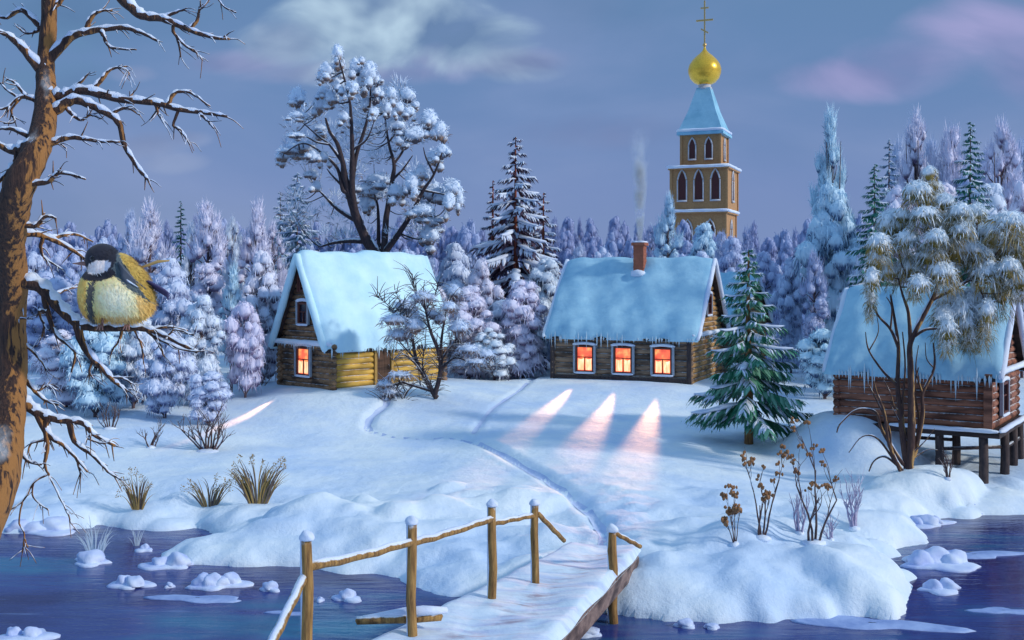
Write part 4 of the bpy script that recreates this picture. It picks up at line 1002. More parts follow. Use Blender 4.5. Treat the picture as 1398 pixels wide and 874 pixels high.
# ------------------------------------------------------------------ the bird (great tit colours)
def bird():
    c0=W(165,400,YT); u=YT/F   # one unit = one measured pixel
    rt=empty('bird',W(165,440,YT-.02),0,'plump yellow breasted bird with black cap and white cheek sitting on the snowy branch','bird')
    oz=rt.location
    parts=[((-1,3,0),(43,36,37)),((8,7,0),(38,35,33)),((-34,2,0),(24,28,38)),((-25,-47,0),(23,21.5,21)),((-20,-32,0),(23,22,20)),((-5,-27,0),(30,25,29)),((14,-12,0),(25,26,28)),((-36,-41,0),(13,13,11))]
    bm_v=MB()
    for (x,z,y),(rx,ry,rz) in parts:
        v,f=ICO[3]; bm_v.add(v*np.array([rx,ry,rz])*u+np.array([x*u,y*u,-z*u]),tris=f)
    me=bm_v.mesh('tmp',M['snow']); ob=bpy.data.objects.new('tmp',me); COL.objects.link(ob)
    md=ob.modifiers.new('r','REMESH'); md.mode='VOXEL'; md.voxel_size=2.0*u
    m2=ob.modifiers.new('s','SMOOTH'); m2.iterations=8; m2.factor=.6
    dg=bpy.context.evaluated_depsgraph_get(); ev=ob.evaluated_get(dg); nm=bpy.data.meshes.new_from_object(ev)
    bpy.data.objects.remove(ob); bpy.data.meshes.remove(me)
    for a in list(nm.attributes):
        if a.name=='s': nm.attributes.remove(a)
    n=len(nm.vertices); co=np.zeros(n*3,np.float32); nm.vertices.foreach_get('co',co); co=co.reshape(-1,3)/u
    def colour(c):
        x=c[:,0]; y=c[:,1]; z=-c[:,2]   # z: measured pixel rows, down positive, from (165,400)
        k=len(c); j=lambda a: (rng.random(k)-.5)*a
        C=np.tile(np.array([1.0,.76,.24]),(k,1))
        belly=np.exp(-(((x-5)/30)**2+((z-10)/28)**2)**1.5); C=C*(1-.95*belly[:,None])+np.array([1.0,.96,.74])*.95*belly[:,None]
        edge=(x>30)|(z>30); C[edge]=C[edge]*np.array([.85,.72,.55])
        st=(np.abs(x+33+.12*(z-10)+j(4))<4.8)&(z>-16+j(4)); C[st]=(.09,.09,.09)
        sx=(x<-38)&(z>-18); C[sx]=C[sx]*np.array([.95,.8,.6])
        back=(z<-46+1.5*(x-6)+j(3))&(x>-14); C[back]=(.62,.42,.09)
        wing=(z<-24+.82*x+j(3))&(z>-46+1.5*(x-6)+j(2))&(x>-4); C[wing]=(.11,.15,.17)
        hd=((x+25)/25)**2+((z+45)/23)**2<1.0+j(.1); C[hd]=(.012,.014,.03)
        bib=((x+26)/27)**2+((z+27)/11)**2<1.0+j(.15); C[bib]=(.015,.016,.03)
        ck=((x+24-.0)/18.5)**2+((z+35+.15*(x+24))/8.8)**2<1.0+j(.12); C[ck]=(.98,.86,.84)
        ck2=ck&(x>-14); C[ck2]=(.50,.58,.74)
        return np.clip(C*(1+j(.22)[:,None]),0,1)
    nm.color_attributes.new('Col','FLOAT_COLOR','POINT'); cc=colour(co); nm.color_attributes['Col'].data.foreach_set('color',np.column_stack([cc,np.ones(n)]).ravel().astype(np.float32))
    mt,nt,b=newmat('bird_plumage'); a=nt.nodes.new('ShaderNodeAttribute'); a.attribute_name='Col'; L(nt,a.outputs['Color'],b.inputs['Base Color']); b.inputs['Roughness'].default_value=.8
    b.inputs['Sheen Weight'].default_value=.15
    off=c0-oz; nm.transform(Matrix.Translation(off)); nm.materials.clear(); nm.materials.append(mt)
    nm.polygons.foreach_set('use_smooth',np.ones(len(nm.polygons),bool))
    body=bpy.data.objects.new('body',nm); COL.objects.link(body); body.parent=rt
    # short feathers over the whole body
    no=np.zeros(n*3,np.float32); nm.vertices.foreach_get('normal',no); no=no.reshape(-1,3)
    idx=rng.integers(0,n,9000); p=co[idx]; nn=no[idx]
    flow=np.array([.55,0,-.75])+nn*.42+rng.normal(size=(len(idx),3))*.16; Ln=(3.2+3.6*rng.random(len(idx)))[:,None]; hd=(p[:,2]>28)&(p[:,0]<0); Ln[hd]*=.5
    tp=p+flow*Ln; wv=np.cross(flow,nn); wv/=np.linalg.norm(wv,axis=1)[:,None]+1e-6; wv*=.75
    V=np.stack([p-wv,p+wv,tp],1).reshape(-1,3)*u+np.array(off); q=MB(); q.add(V,tris=np.arange(len(V)).reshape(-1,3))
    fm=q.mesh('feathers',mt); fm.color_attributes.new('Col','FLOAT_COLOR','POINT'); cf=np.repeat(colour(p)*(1+.25*(rng.random((len(idx),1))-.4)),3,0)
    fm.color_attributes['Col'].data.foreach_set('color',np.column_stack([np.clip(cf,0,1),np.ones(len(cf))]).ravel().astype(np.float32))
    fo=bpy.data.objects.new('feathers',fm); COL.objects.link(fo); fo.parent=rt
    def P(x,z,y=0): return Vector((x*u,y*u,-z*u))+off
    md_=plain('beak_horn',(.34,.17,.14),.4); dk=plain('bird_dark_feather',(.10,.12,.16),.6); pu=plain('bird_tail_feather',(.06,.05,.16),.6); ye=plain('bird_tan_feather',(.55,.36,.13),.8); bl=plain('bird_eye',(.004,.004,.005),.05)
    m=MB(); m.tube([P(-43,-40,-4),P(-50,-40,-6),P(-56,-40,-7),P(-63,-40,-8)],[4.6*u,3.6*u,2.2*u,.5*u],8,flat=.8); m.build('beak',md_,rt)
    for s_ in (-1,1):
        m=MB(); blob(m,P(-31,-46.5,s_*20.0),(3.2*u,2.2*u,3.2*u),3,0); ey=m.build('eye',bl,rt); m=MB(); blob(m,P(-31,-46.5,s_*18.9),(4.4*u,2.4*u,4.2*u),3,0); m.build('eye_glint_ring',dk,ey)  # grey ring behind each eye added to stand for its glint
    for s_ in (-1,1):
        m=MB()
        for k in range(7):
            a=P(5+k*.8,-42+k*2.0,s_*(23+k*.5)); b_=P(40-k*2.2,-5+k*.5,s_*(15+k*.9)); mid=a.lerp(b_,.5)+Vector((0,s_*3.5*u,-2*u))
            m.tube([a,a.lerp(mid,.5)+Vector((0,s_*1.5*u,0)),mid,mid.lerp(b_,.5),b_],[1.8*u,3.6*u,3.8*u,2.8*u,.6*u],6,flat=.45)
        m.build('wing',dk,rt)
        m=MB(); m.tube([P(12,-22,s_*28.5),P(22,-15,s_*28),P(32,-8,s_*25)],[.5*u,1.2*u,.4*u],6); m.build('wing_bar',M['snow'],rt)
    m=MB()
    for k in range(5): m.tube([P(26,-22+k*2,(k-2)*3),P(44,-14+k*2,(k-2)*3.4),P(62,-4+k*2.4,(k-2)*3.6),P(70-k*2,2+k*2,(k-2)*3.6)],[3*u,3.6*u,3.2*u,.8*u],6,flat=.4)
    m.build('tail',pu,rt)
    m=MB(); m.tube([P(24,-34,2),P(36,-38,2),P(50,-43,1),P(66,-44,0)],[2*u,3.4*u,3.8*u,1.6*u],8,flat=.6,lump=.3); m.build('tail_covert',ye,rt)
    for x in (-22,14):
        m=MB(); m.tube([P(x+1,30,-8),P(x,38,-8),P(x-.5,44,-8)],[3.6*u,2.0*u,1.6*u],7)
        for d in (-6,-2,2.5): m.tube([P(x-.5,43,-8),P(x-.5+d*.6,44,-12),P(x-.5+d,50,-13)],[1.4*u,1.3*u,.7*u],6)
        m.build('leg',md_,rt)
bird()

# ------------------------------------------------------------------ conifers
def conifer(Hh,Rr,nb,droop,snowamt,seed,tw=16,needles=0,bare=.12,width=.035,top=.0,trk=None):
    trk=trk or Hh*.012
    r=random.Random(seed); tr=MB(); cr=MB(); sn=MB()
    tr.tube([(0,0,-.3),(0.02,0,Hh*.3),(-.02,.02,Hh*.65),(0,0,Hh*.99)],[trk*1.2,trk,trk*.6,trk*.2],9,lump=.08)
    for b in range(nb):
        t=(b+.5)/nb; t=t**.92; z=Hh*(bare+(1-bare)*t)
        Lb=Rr*(1-t)**.85*(.78+.4*r.random())+Rr*.05; a=b*2.399+r.uniform(-.4,.4); dz=droop*(1-.6*t)
        ca,sa=math.cos(a),math.sin(a); P=[]
        for k in range(7):
            uu=k/6; P.append(np.array([ca*uu*Lb,sa*uu*Lb,z+Lb*(.10*uu-dz*uu**1.5+.16*uu**4)]))
        cr.tube(P,np.linspace(.012,.004,7)*Hh*.25,5,a=0.1)
        n=max(5,int(tw*(.4+.6*Lb/Rr)))
        for k in range(n):
            uu=.12+.88*(k+r.random()*.6)/n; i=min(int(uu*6),5); f=uu*6-i; p=P[i]*(1-f)+P[i+1]*f; d=P[i+1]-P[i]; d/=np.linalg.norm(d)+1e-9
            for sg in (-1,1):
                side=np.cross(d,[0,0,1])*sg; side/=np.linalg.norm(side)+1e-9
                dr=d*r.uniform(.5,.9)+side*r.uniform(.5,.9)*(1-.5*uu)+np.array([0,0,-r.uniform(.25,.75)]); dr/=np.linalg.norm(dr)
                tl=Lb*r.uniform(.22,.36)*(1.15-.6*uu)+Rr*.06
                q=p+dr*tl+np.array([0,0,-.12*tl]); mid=(p+q)/2+np.array([0,0,.06*tl]); wv=np.cross(dr,[0,0,1.])*1.0; wv/=np.linalg.norm(wv)+1e-9; wv=wv*tl*.16+np.array([0,0,width*.0])
                ss=r.random()*.5+.1
                cr.add([p-wv*.4,p+wv*.4,mid+wv,mid-wv,q],tris=[(3,2,4)],quads=[(0,1,2,3)],a=ss)
                for _ in range(needles):
                    tt=r.random(); s0=p*(1-tt)+q*tt; nv=(dr*.5+side*r.uniform(-1,1)+np.array([0,0,r.uniform(-.8,.2)])); nv/=np.linalg.norm(nv); e=s0+nv*tl*.30; wn=np.cross(nv,[.3,.2,1])*tl*.035
                    cr.add([s0-wn,s0+wn,e],tris=[(0,1,2)],a=r.random()*.6)
                if r.random()<snowamt*.75:
                    sn.tube([p+np.array([0,0,.012*Hh*.3]),mid+np.array([0,0,.02*Hh*.3]),p*.25+q*.75+np.array([0,0,.01*Hh*.3])],[tl*.05,tl*.12*(.6+.6*snowamt),tl*.04],6,flat=.5,lump=.35)
        if r.random()<.25+snowamt:
            i0=r.choice((0,1)); w0=Lb*.075*(.5+.9*snowamt)+.01
            sn.tube([P[k]+np.array([0,0,w0*.45]) for k in range(i0,7)],[w0*.5]+[w0*r.uniform(.8,1.25) for _ in range(5-i0)]+[w0*.4],7,flat=.55,lump=.3)
    return tr,cr,sn
def conifer_obj(p,Hh,Rr,label,mats,cat='tree',name='conifer',group=None,**k):
    tr,cr,sn=conifer(Hh,Rr,**k); o=empty(name,p,0,label,cat,group)
    tr.build('trunk',mats[0],o); cr.build('crown',mats[1],o); sn.build('branch_snow',mats[2],o); return o
g0=ground(1022,606)
hf=(606-340)*g0.y/F
conifer_obj(g0,hf,hf*.30,'green fir tree with snowy branches standing right of the three windowed cabin',(M['bark_fir'],M['fir_green'],M['treesnow']),name='fir_tree',nb=66,droop=.46,snowamt=.36,seed=4,tw=22,needles=5,bare=.13,trk=.15)
def con_at(px,pytop,Y,wpx,label,mats,seed,name='spruce_tree',nb=46,droop=.55,snowamt=.7,tw=15,group=None,base=None):
    p=at(px,Y); Hh=W(px,pytop,Y).z-p.z; return conifer_obj(p,Hh,wpx/2*Y/F*1.5,label,mats,name=name,group=group,trk=.16 if name=='pine_tree' else .1,nb=int(nb*(1.15 if name=='pine_tree' else 1.9)),droop=droop,snowamt=snowamt,seed=seed,tw=tw,needles=1,bare=.2)
DK=(M['bark_red'],M['fir_dark'],M['treesnow']); GR=(M['bark_far'],M['fir_deep'],M['treesnow']); TE=(M['bark_far'],M['fir_teal'],M['treesnow'])
con_at(704,186,66,104,'tallest dark red brown pine with snow on its drooping branches between the two cabins',DK,11,'pine_tree',54,.62,.85)
con_at(673,245,68,52,'narrow dark pine just left of the tallest red brown pine',DK,12,'pine_tree',40,.6,.6)
con_at(742,262,67,62,'dark pine just right of the tallest red brown pine',DK,13,'pine_tree',40,.6,.85)
con_at(727,290,72,26,'tiny dark pine top between the tallest pine and its right neighbour',DK,14,'pine_tree',26,.6,.4)
con_at(247,274,66,40,'slim green spruce top among the frosted trees above the bird',GR,15,nb=36,snowamt=.25)
con_at(406,236,68,74,'teal frosted spruce left of the largest tree',TE,16,nb=42,snowamt=.6)
con_at(383,262,72,54,'smaller teal frosted spruce left of the bigger teal spruce',TE,17,nb=36,snowamt=.5)
con_at(1194,224,52,74,'dark green spruce standing left in the group of three at the right forest',GR,18,nb=52,snowamt=.3)
con_at(1214,190,60,62,'slender dark spruce standing just behind the leftmost of the right hand spruces',TE,19,nb=40,snowamt=.5)
con_at(1325,166,56,76,'green snow striped spruce between the lilac trees above the stilt house',GR,20,nb=48,snowamt=.55)

# ------------------------------------------------------------------ frosted forest
def frost_proto(kind,seed,mat,unit=10.0):
    r=random.Random(seed); cr=MB(); tr=MB()
    if kind=='plume':          # bare stem, billows on top, wispy pointed head
        tr.tube([(0,0,-.3),(r.uniform(-.1,.1),0,3),(0,0,6),(0,0,9.3)],[.16,.13,.09,.02],7)
        for k in range(24):
            t=(k+.5)/24; z=3.0+t*6.0; w=1.55*(1-t)**.6*(.6+.4*math.sin(t*6+seed))+.25
            for s_ in range(2 if t<.75 else 1):
                a=r.random()*6.3; rr=w*r.uniform(.5,1.0); rad=r.uniform(.50,.80)*(1-t*.5)
                c=(math.cos(a)*rr,math.sin(a)*rr,z); tr.tube([(0,0,z-.7),(c[0]*.5,c[1]*.5,z-.25),c],[.05,.035,.02],5)
                puff(cr,c,(rad,rad,rad*(.85 if t<.6 else 1.3)),120,-.5 if t<.55 else .9,.5,.6 if t<.55 else .85,.045,sbias=.10+.12*t)
    elif kind=='billow':       # rounded domes cascading down to the ground
        tr.tube([(0,0,-.3),(0,0,5),(0,0,8.5)],[.2,.14,.03],7)
        for k in range(30):
            t=(k+.5)/30; z=.9+t*8.3; w=(2.0+.55*math.sin(t*9+seed)+.35*math.sin(t*17+seed*2))*math.sqrt(max(0,math.sin(math.pi*min(1,.16+.80*t))))*(1 if t<.8 else .8)
            for s_ in range(3 if t<.8 else 2):
                a=r.random()*6.3; rr=w*r.uniform(.35,1.0); rad=r.uniform(.6,1.3)*(1-t*.25)
                c=(math.cos(a)*rr,math.sin(a)*rr,z-rr*.12); tr.tube([(0,0,z-.8),c],[.05,.02],5)
                puff(cr,c,(rad,rad,rad*.85),120,-.85,.42,.6,.045,sbias=.06)
    elif kind=='wisp':         # upward sweeping frosted twigs
        for q in range(3):
            x,y=r.uniform(-.5,.5),r.uniform(-.5,.5); tr.tube([(x*.3,y*.3,-.3),(x,y,4),(x*1.6,y*1.6,9)],[.12,.08,.02],6)
        for k in range(60):
            t=(k+.5)/60; z=2.3+t*7.4; w=(1.7*math.sin(math.pi*min(1,.2+t*.8))**.7+.15)
            a=r.random()*6.3; rr=w*r.random()**.6; rad=r.uniform(.28,.5)*(1-t*.3)
            c=(math.cos(a)*rr,math.sin(a)*rr,z-rr*.35); tr.tube([(0,0,z-1.2),(c[0]*.7,c[1]*.7,z-.7),c],[.04,.03,.012],5)
            puff(cr,c,(rad*.85,rad*.85,rad*1.25),110,1.0,.5,1.0,.045,sbias=.14)
    elif kind=='round':        # low bushy tree
        tr.tube([(0,0,-.3),(0,0,4),(0,0,7)],[.25,.16,.05],7)
        for k in range(60):
            v=np.array([r.gauss(0,1),r.gauss(0,1),r.gauss(0,1)]); v/=np.linalg.norm(v); v*=r.random()**.33
            rad=r.uniform(.7,1.5); zz=4.9+v[2]*4.2; sp=3.2*(1-.35*max(0,(1.6-zz)/1.6)); c=(v[0]*sp,v[1]*sp,max(zz,.5)); tr.tube([(0,0,max(.3,c[2]-3)),c],[.07,.02],5)
            puff(cr,c,(rad,rad,rad*.85),120,-.7,.45,.55,.045,sbias=.06)
    o=empty({'plume':'frosted_tree','billow':'frosted_tree','wisp':'frosted_tree','round':'frosted_bush'}[kind],(0,0,0),0,'x','tree')
    tr.build('trunk',M['bark_far'],o); cr.build('crown',mat,o); return o
PR={}
used=set()
def proto(kind,matn,var=0):
    k=(kind,matn,var)
    if k not in PR: PR[k]=frost_proto(kind,hash((kind,var))%97+var*13 if False else {'plume':5,'billow':8,'wisp':3,'round':9}[kind]+var*31,M[matn])
    return PR[k]
def ft(px,ytop,wpx,Y,kind,matn,label,group=None,var=0,cat='tree',ybase=None):
    p=at(px,Y,.05)
    if ybase is not None: p=W(px,ybase,Y)
    Hh=W(px,ytop,Y).z-p.z; base_w={'plume':3.6,'billow':5.2,'wisp':3.8,'round':7.6}[kind]; Hk={'plume':10.2,'billow':9.9,'wisp':10.5,'round':10.2}[kind]
    sx=wpx*Y/F/base_w; sz=Hh/Hk
    key=(kind,matn,var); pr=proto(*key); rz=random.uniform(0,6.28)
    if key not in used:
        used.add(key); o=pr; o.location=p; o.rotation_euler=(0,0,rz); o.scale=(sx,sx,sz); o['label']=label
        if group: o['group']=group
    else: o=copy_tree(pr,p,rz,(sx,sx,sz),label,group)
    if cat=='bush': o.name='frosted_bush'; o['category']='bush'
    return o
fl=[ # near left forest
 (205,262,80,60,'plume','frost_lilac','tall lilac white frosted tree right above the bird',0),
 (180,285,60,63,'wisp','frost_near','wispy blue frosted tree whose top shows just left of the slim green spruce',0),
 (284,256,74,57,'plume','frost_lilac','frosted tree with bare pale stem between the slim green spruce and the cabin',1),
 (348,258,62,58,'plume','frost_lilac','frosted tree with pointed white head nearest the steep roofed cabin',0),
 (318,290,50,62,'wisp','frost_near','upright frosted tree between the two pointed frosted trees left of the cabin',1),
 (372,300,56,60,'wisp','frost_lilac','short wispy frosted tree under the teal spruces',0),
 (262,300,50,63,'wisp','frost_near','blue frosted tree just below the tip of the slim green spruce',0),
 (232,345,78,54,'billow','frost_near','rounded frosted tree directly right of the bird',0),
 (316,350,44,53,'plume','frost_blue','small blue frosted tree with a thin stem in front of the left forest',0),
 (182,405,72,49.5,'round','frost_near','round frosted crown below the bird behind the snowy twigs',0),
 (358,335,56,55.5,'billow','frost_lilac','billowing frosted tree touching the left side of the cabin',0),
 (275,395,64,50,'billow','frost_near','low billowing frosted tree in the middle of the left forest',1),
 (335,400,58,51,'round','frost_lilac','round lilac frosted shrub tree left of the lit gable window',0),
 (225,440,74,47,'round','frost_near','low round frosted bush nearest the left snow slope',1),
 (130,420,90,48,'round','frost_blue','blue frosted bush low behind the branch of the old tree',0),
 (90,440,90,50,'round','frost_lilac','dim lilac bush between the old trunk and the blue bush',1),
 (285,500,62,46,'round','frost_near','small rounded frosted bush on the slope above the bare shrub',0),
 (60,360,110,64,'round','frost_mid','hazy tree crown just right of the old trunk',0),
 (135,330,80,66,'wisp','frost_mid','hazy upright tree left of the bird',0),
 # between the cabins
 (622,325,66,64,'billow','frost_near','tall billowing frosted tree right behind the big tree base',0),
 (655,345,52,62,'billow','frost_lilac','narrow frosted tree left of the dark pines',1),
 (690,400,80,61,'round','frost_near','round frosted tree below the dark pines',0),
 (640,385,76,58.5,'billow','frost_lilac','broad frosted tree behind the twisted bush',0),
 (715,376,72,59,'billow','frost_lilac','lilac billowing frosted tree directly below the tallest pine',1),
 (745,345,64,64,'billow','frost_near','rounded frosted tree between the pines and the smoking chimney cabin',1),
 (600,380,60,60,'round','frost_lilac','frosted crown at the right end of the steep roof',1),
 (675,440,60,57,'round','frost_near','low frosted bush at the snow edge between the cabins',1),
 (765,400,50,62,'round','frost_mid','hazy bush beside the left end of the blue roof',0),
 # behind cabin 2 and around the church
 (912,252,48,84,'plume','frost_blue','bright blue white tree standing alone left of the church tower',0),
 (962,298,50,90,'billow','frost_blue','frosted tree hiding the lower left corner of the church tower',0),
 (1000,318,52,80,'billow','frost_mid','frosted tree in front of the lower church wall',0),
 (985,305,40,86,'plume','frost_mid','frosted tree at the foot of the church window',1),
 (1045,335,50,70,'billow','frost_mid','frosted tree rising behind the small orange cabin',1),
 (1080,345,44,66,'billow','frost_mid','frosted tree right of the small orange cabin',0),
 # right side
 (1136,140,74,60,'wisp','frost_blue','tall blue frosted tree alone with feathered top right of the church',0),
 (1134,240,86,59.6,'billow','frost_blue','broad blue billowing tree around the foot of the tall feathered tree',0),
 (1112,330,50,57,'plume','frost_mid','hazy blue tree left of the tall feathered tree',1),
 (1165,275,44,61,'plume','frost_blue','narrow blue tree right of the tall feathered tree',0),
 (1126,440,72,52,'round','frost_blue','low blue frosted bush on the snow near the stilt house',0),
 (1250,142,84,64,'wisp','frost_lilac','tall lilac tree with white top right of the slender spruce',1),
 (1270,185,70,66,'wisp','frost_mid','lilac mist coloured tree behind the left lilac tree',0),
 (1298,146,74,63,'plume','frost_lilac','tall lilac tree with white top left of the striped spruce',1),
 (1368,158,92,62,'wisp','frost_lilac','tall lilac tree nearest the right edge',0),
 (1345,190,70,66,'plume','frost_mid','hazy lilac tree right of the striped spruce',0),
 (1230,240,84,57,'billow','frost_lilac','lilac billowing tree behind the olive tree crown',1),
 (1285,240,96,58,'billow','frost_lilac','rounded lilac tree behind the stilt house roof',0),
 (1350,240,100,58,'billow','frost_near','broad frosted tree behind the right end of the stilt house roof',0),
 (1395,230,60,59,'billow','frost_lilac','frosted tree cut by the right edge',1),
 (1225,175,60,68,'plume','frost_mid','hazy tree between the two leftmost spruces and the white topped lilac tree',0),
 (1325,230,90,62,'billow','frost_mid','hazy broad tree low behind the striped spruce',2),
 (1395,180,70,66,'wisp','frost_mid','hazy tree top at the very right edge of the forest',1),
 (1180,330,50,54,'billow','frost_near','frosted tree at the left corner of the stilt house roof',0),
]
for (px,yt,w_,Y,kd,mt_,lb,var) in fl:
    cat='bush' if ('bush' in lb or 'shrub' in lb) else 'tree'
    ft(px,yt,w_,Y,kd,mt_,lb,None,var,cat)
rf=random.Random(4)
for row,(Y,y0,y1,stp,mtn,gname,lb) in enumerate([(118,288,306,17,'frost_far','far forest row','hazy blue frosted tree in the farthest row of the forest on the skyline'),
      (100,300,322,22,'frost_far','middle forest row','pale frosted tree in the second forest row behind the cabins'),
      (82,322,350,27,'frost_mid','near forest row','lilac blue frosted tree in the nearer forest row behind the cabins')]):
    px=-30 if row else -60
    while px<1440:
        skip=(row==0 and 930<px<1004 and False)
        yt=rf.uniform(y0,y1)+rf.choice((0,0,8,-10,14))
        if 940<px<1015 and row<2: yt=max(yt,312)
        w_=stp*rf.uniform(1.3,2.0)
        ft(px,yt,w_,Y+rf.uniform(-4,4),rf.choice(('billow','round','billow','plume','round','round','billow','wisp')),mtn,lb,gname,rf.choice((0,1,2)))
        px+=stp*rf.uniform(.8,1.25)

# ------------------------------------------------------------------ shrubs, dry flowers, reeds
def shrub(px,py,hpx,wpx,n,label,mat='shrub',seed=0,seeds=False,cat='shrub',name='bare_shrub',thick=1.0,lean=0.0):
    g_=ground(px,py); u=g_.y/F; r=random.Random(seed); Hh=hpx*u; Ww=wpx*u/2
    limbs=[]; tips=[]
    def grow(p,d,l,rad,dep):
        P=[p]; k=4
        for i in range(k):
            d=(d+Vector((r.uniform(-.22,.22),r.uniform(-.22,.22),r.uniform(-.02,.16)))).normalized(); p=p+d*l/k; P.append(p)
        limbs.append((P,list(np.linspace(rad,rad*.45,k+1))))
        if dep>0:
            for i in range(2 if seeds and dep==2 else 3):
                s0=P[r.choice((2,3,4))]; dd=(d+Vector((r.uniform(-.8,.8),r.uniform(-.6,.6),r.uniform(-.2,.5)))).normalized(); grow(s0,dd,l*r.uniform(.45,.7),rad*.5,dep-1)
        else: tips.append(p)
    for i in range(n):
        a=(i+.5)/n*2-1; d=Vector((a*Ww/Hh*1.3+lean,r.uniform(-.4,.4),1)).normalized(); grow(Vector((a*Ww*.15,r.uniform(-.05,.05),-.05)),d,Hh*r.uniform(.45,.62)*(1-.3*abs(a)),.030*thick*Hh**.5*(.6 if seeds else 1),2)
    zt=max(P[-1].z for P,_ in limbs); k=Hh/zt; xt=max(abs(P[-1].x) for P,_ in limbs); kx=min(1.3,Ww/xt)
    limbs=[([Vector((p.x*kx,p.y*kx,p.z*k)) for p in P],rd) for P,rd in limbs]; tips=[Vector((p.x*kx,p.y*kx,p.z*k)) for p in tips]
    o=empty(name,g_,0,label,cat); m=MB(); build_tubes(limbs,m,Vector((0,0,0)),5); m.build('stems',M[mat],o)
    m=MB(); snow_on(limbs,m,Vector((0,0,0)),.6,.006,.6,.9); blob(m,(0,0,-.02),(Ww*.35,Ww*.3,.10),2,.1,bottom=-.4); m.build('snow_cap',M['treesnow'],o)
    if seeds:
        m=MB()
        for t in tips:
            if r.random()<.75:
                for _ in range(5):
                    c=t+Vector((r.uniform(-1,1),r.uniform(-1,1),r.uniform(-.4,1)))*.075; blob(m,c,(.028+.02*r.random(),.028,.038+.02*r.random()),1,.2)
        m.build('seed_heads',M['seed'],o)
    return o
shrub(285,616,84,104,11,'large bare purple brown shrub on the left snow slope','shrub',1)
shrub(206,612,42,38,6,'small bare shrub left of the large purple brown one','shrub',2)
shrub(150,585,40,56,7,'dark leaning bare shrub near the hanging twigs of the old tree','shrub',3)
shrub(352,528,32,66,6,'low bare twigs beside the gable wall of the steep roofed cabin','shrub',5)
shrub(188,552,40,50,6,'thin bare shrub in the shade below the blue bush','shrub',6)
shrub(1003,746,74,38,5,'lowest of the dry brown seed headed plants on the bright mound','shrub',7,True,'plant','seed_plant',.8)
shrub(1040,736,122,72,4,'dark stemmed dry plant with tan seed heads in the middle of the bright mound','shrub',8,True,'plant','seed_plant',1.1)
shrub(1111,742,168,96,4,'tallest dry plant with brown seed heads on the bright mound','shrub',9,True,'plant','seed_plant',1.1)
shrub(1092,728,62,34,5,'pale frosted shrub just left of the tallest dry plant stem','shrub_pale',10)
shrub(1166,722,84,46,6,'pale lilac bare shrub at the right tip of the bright mound','shrub_pale',11)
shrub(1134,738,40,30,5,'little pale shrub between the tallest dry plant and the lilac one','shrub_pale',12)
shrub(1294,656,42,30,5,'small reddish bare shrub between the dark stilts','shrub',13)
shrub(1125,506,40,40,5,'bare stems under the low blue bush near the stilt house','bark_dark',14)
def reeds(px,py,hpx,wpx,n,label,mats,seed,plume=True,name='reed_clump',cat='reeds'):
    g_=ground(px,py); u=g_.y/F; r=random.Random(seed); Hh=hpx*u; Ww=wpx*u/2; o=empty(name,g_,0,label,cat); mm=[MB() for _ in mats]; pl=MB()
    for i in range(n):
        a=r.uniform(-1,1); hh=Hh*r.uniform(.55,1.0)*(1-.25*abs(a)); b=r.uniform(-.5,.5); x0=a*Ww*.3; cur=r.uniform(.2,1.0)*(1 if a>0 else -1)
        P=[]
        for k in range(7):
            t=k/6; P.append(np.array([x0+a*Ww*.55*t+cur*Ww*.35*t**3,b*.3*(.2+t),hh*(t-.28*abs(cur)*t**3.2)]))
        w0=.010*Hh+.005; V=[]
        for k,p in enumerate(P): ww=w0*(1-.85*(k/6)**2); V+=[p+np.array([-ww,0,0]),p+np.array([ww,.3*ww,0])]
        mm[i%len(mats)].add(V,quads=[(2*k,2*k+1,2*k+3,2*k+2) for k in range(6)])
        if plume and r.random()<.28: puff(pl,P[-1],(.05,.04,.11*Hh),26,-.2,.5,1.1,.15,core=False)
    for m,mt_ in zip(mm,mats): m.build('blades',mt_,o)
    if pl.v: pl.build('plumes',M['reed_gold'],o)
reeds(188,698,66,44,32,'golden dry reed clump at the far left water edge',(M['reed_gold'],M['reed_dark']),1)
reeds(286,692,56,66,40,'low dark reed clump between the two golden reed clumps',(M['reed_dark'],M['reed_gold']),2)
reeds(352,688,84,82,70,'largest golden brown reed clump on the left bank',(M['reed_gold'],M['reed_dark']),3)
reeds(130,766,72,54,30,'frosted white grass tuft standing in the left water',(M['frostgrass'],),4,False,'grass_tuft','grass')
reeds(186,746,36,22,10,'short frosted grass blades on the little round snow lump',(M['frostgrass'],),5,False,'grass_tuft','grass')

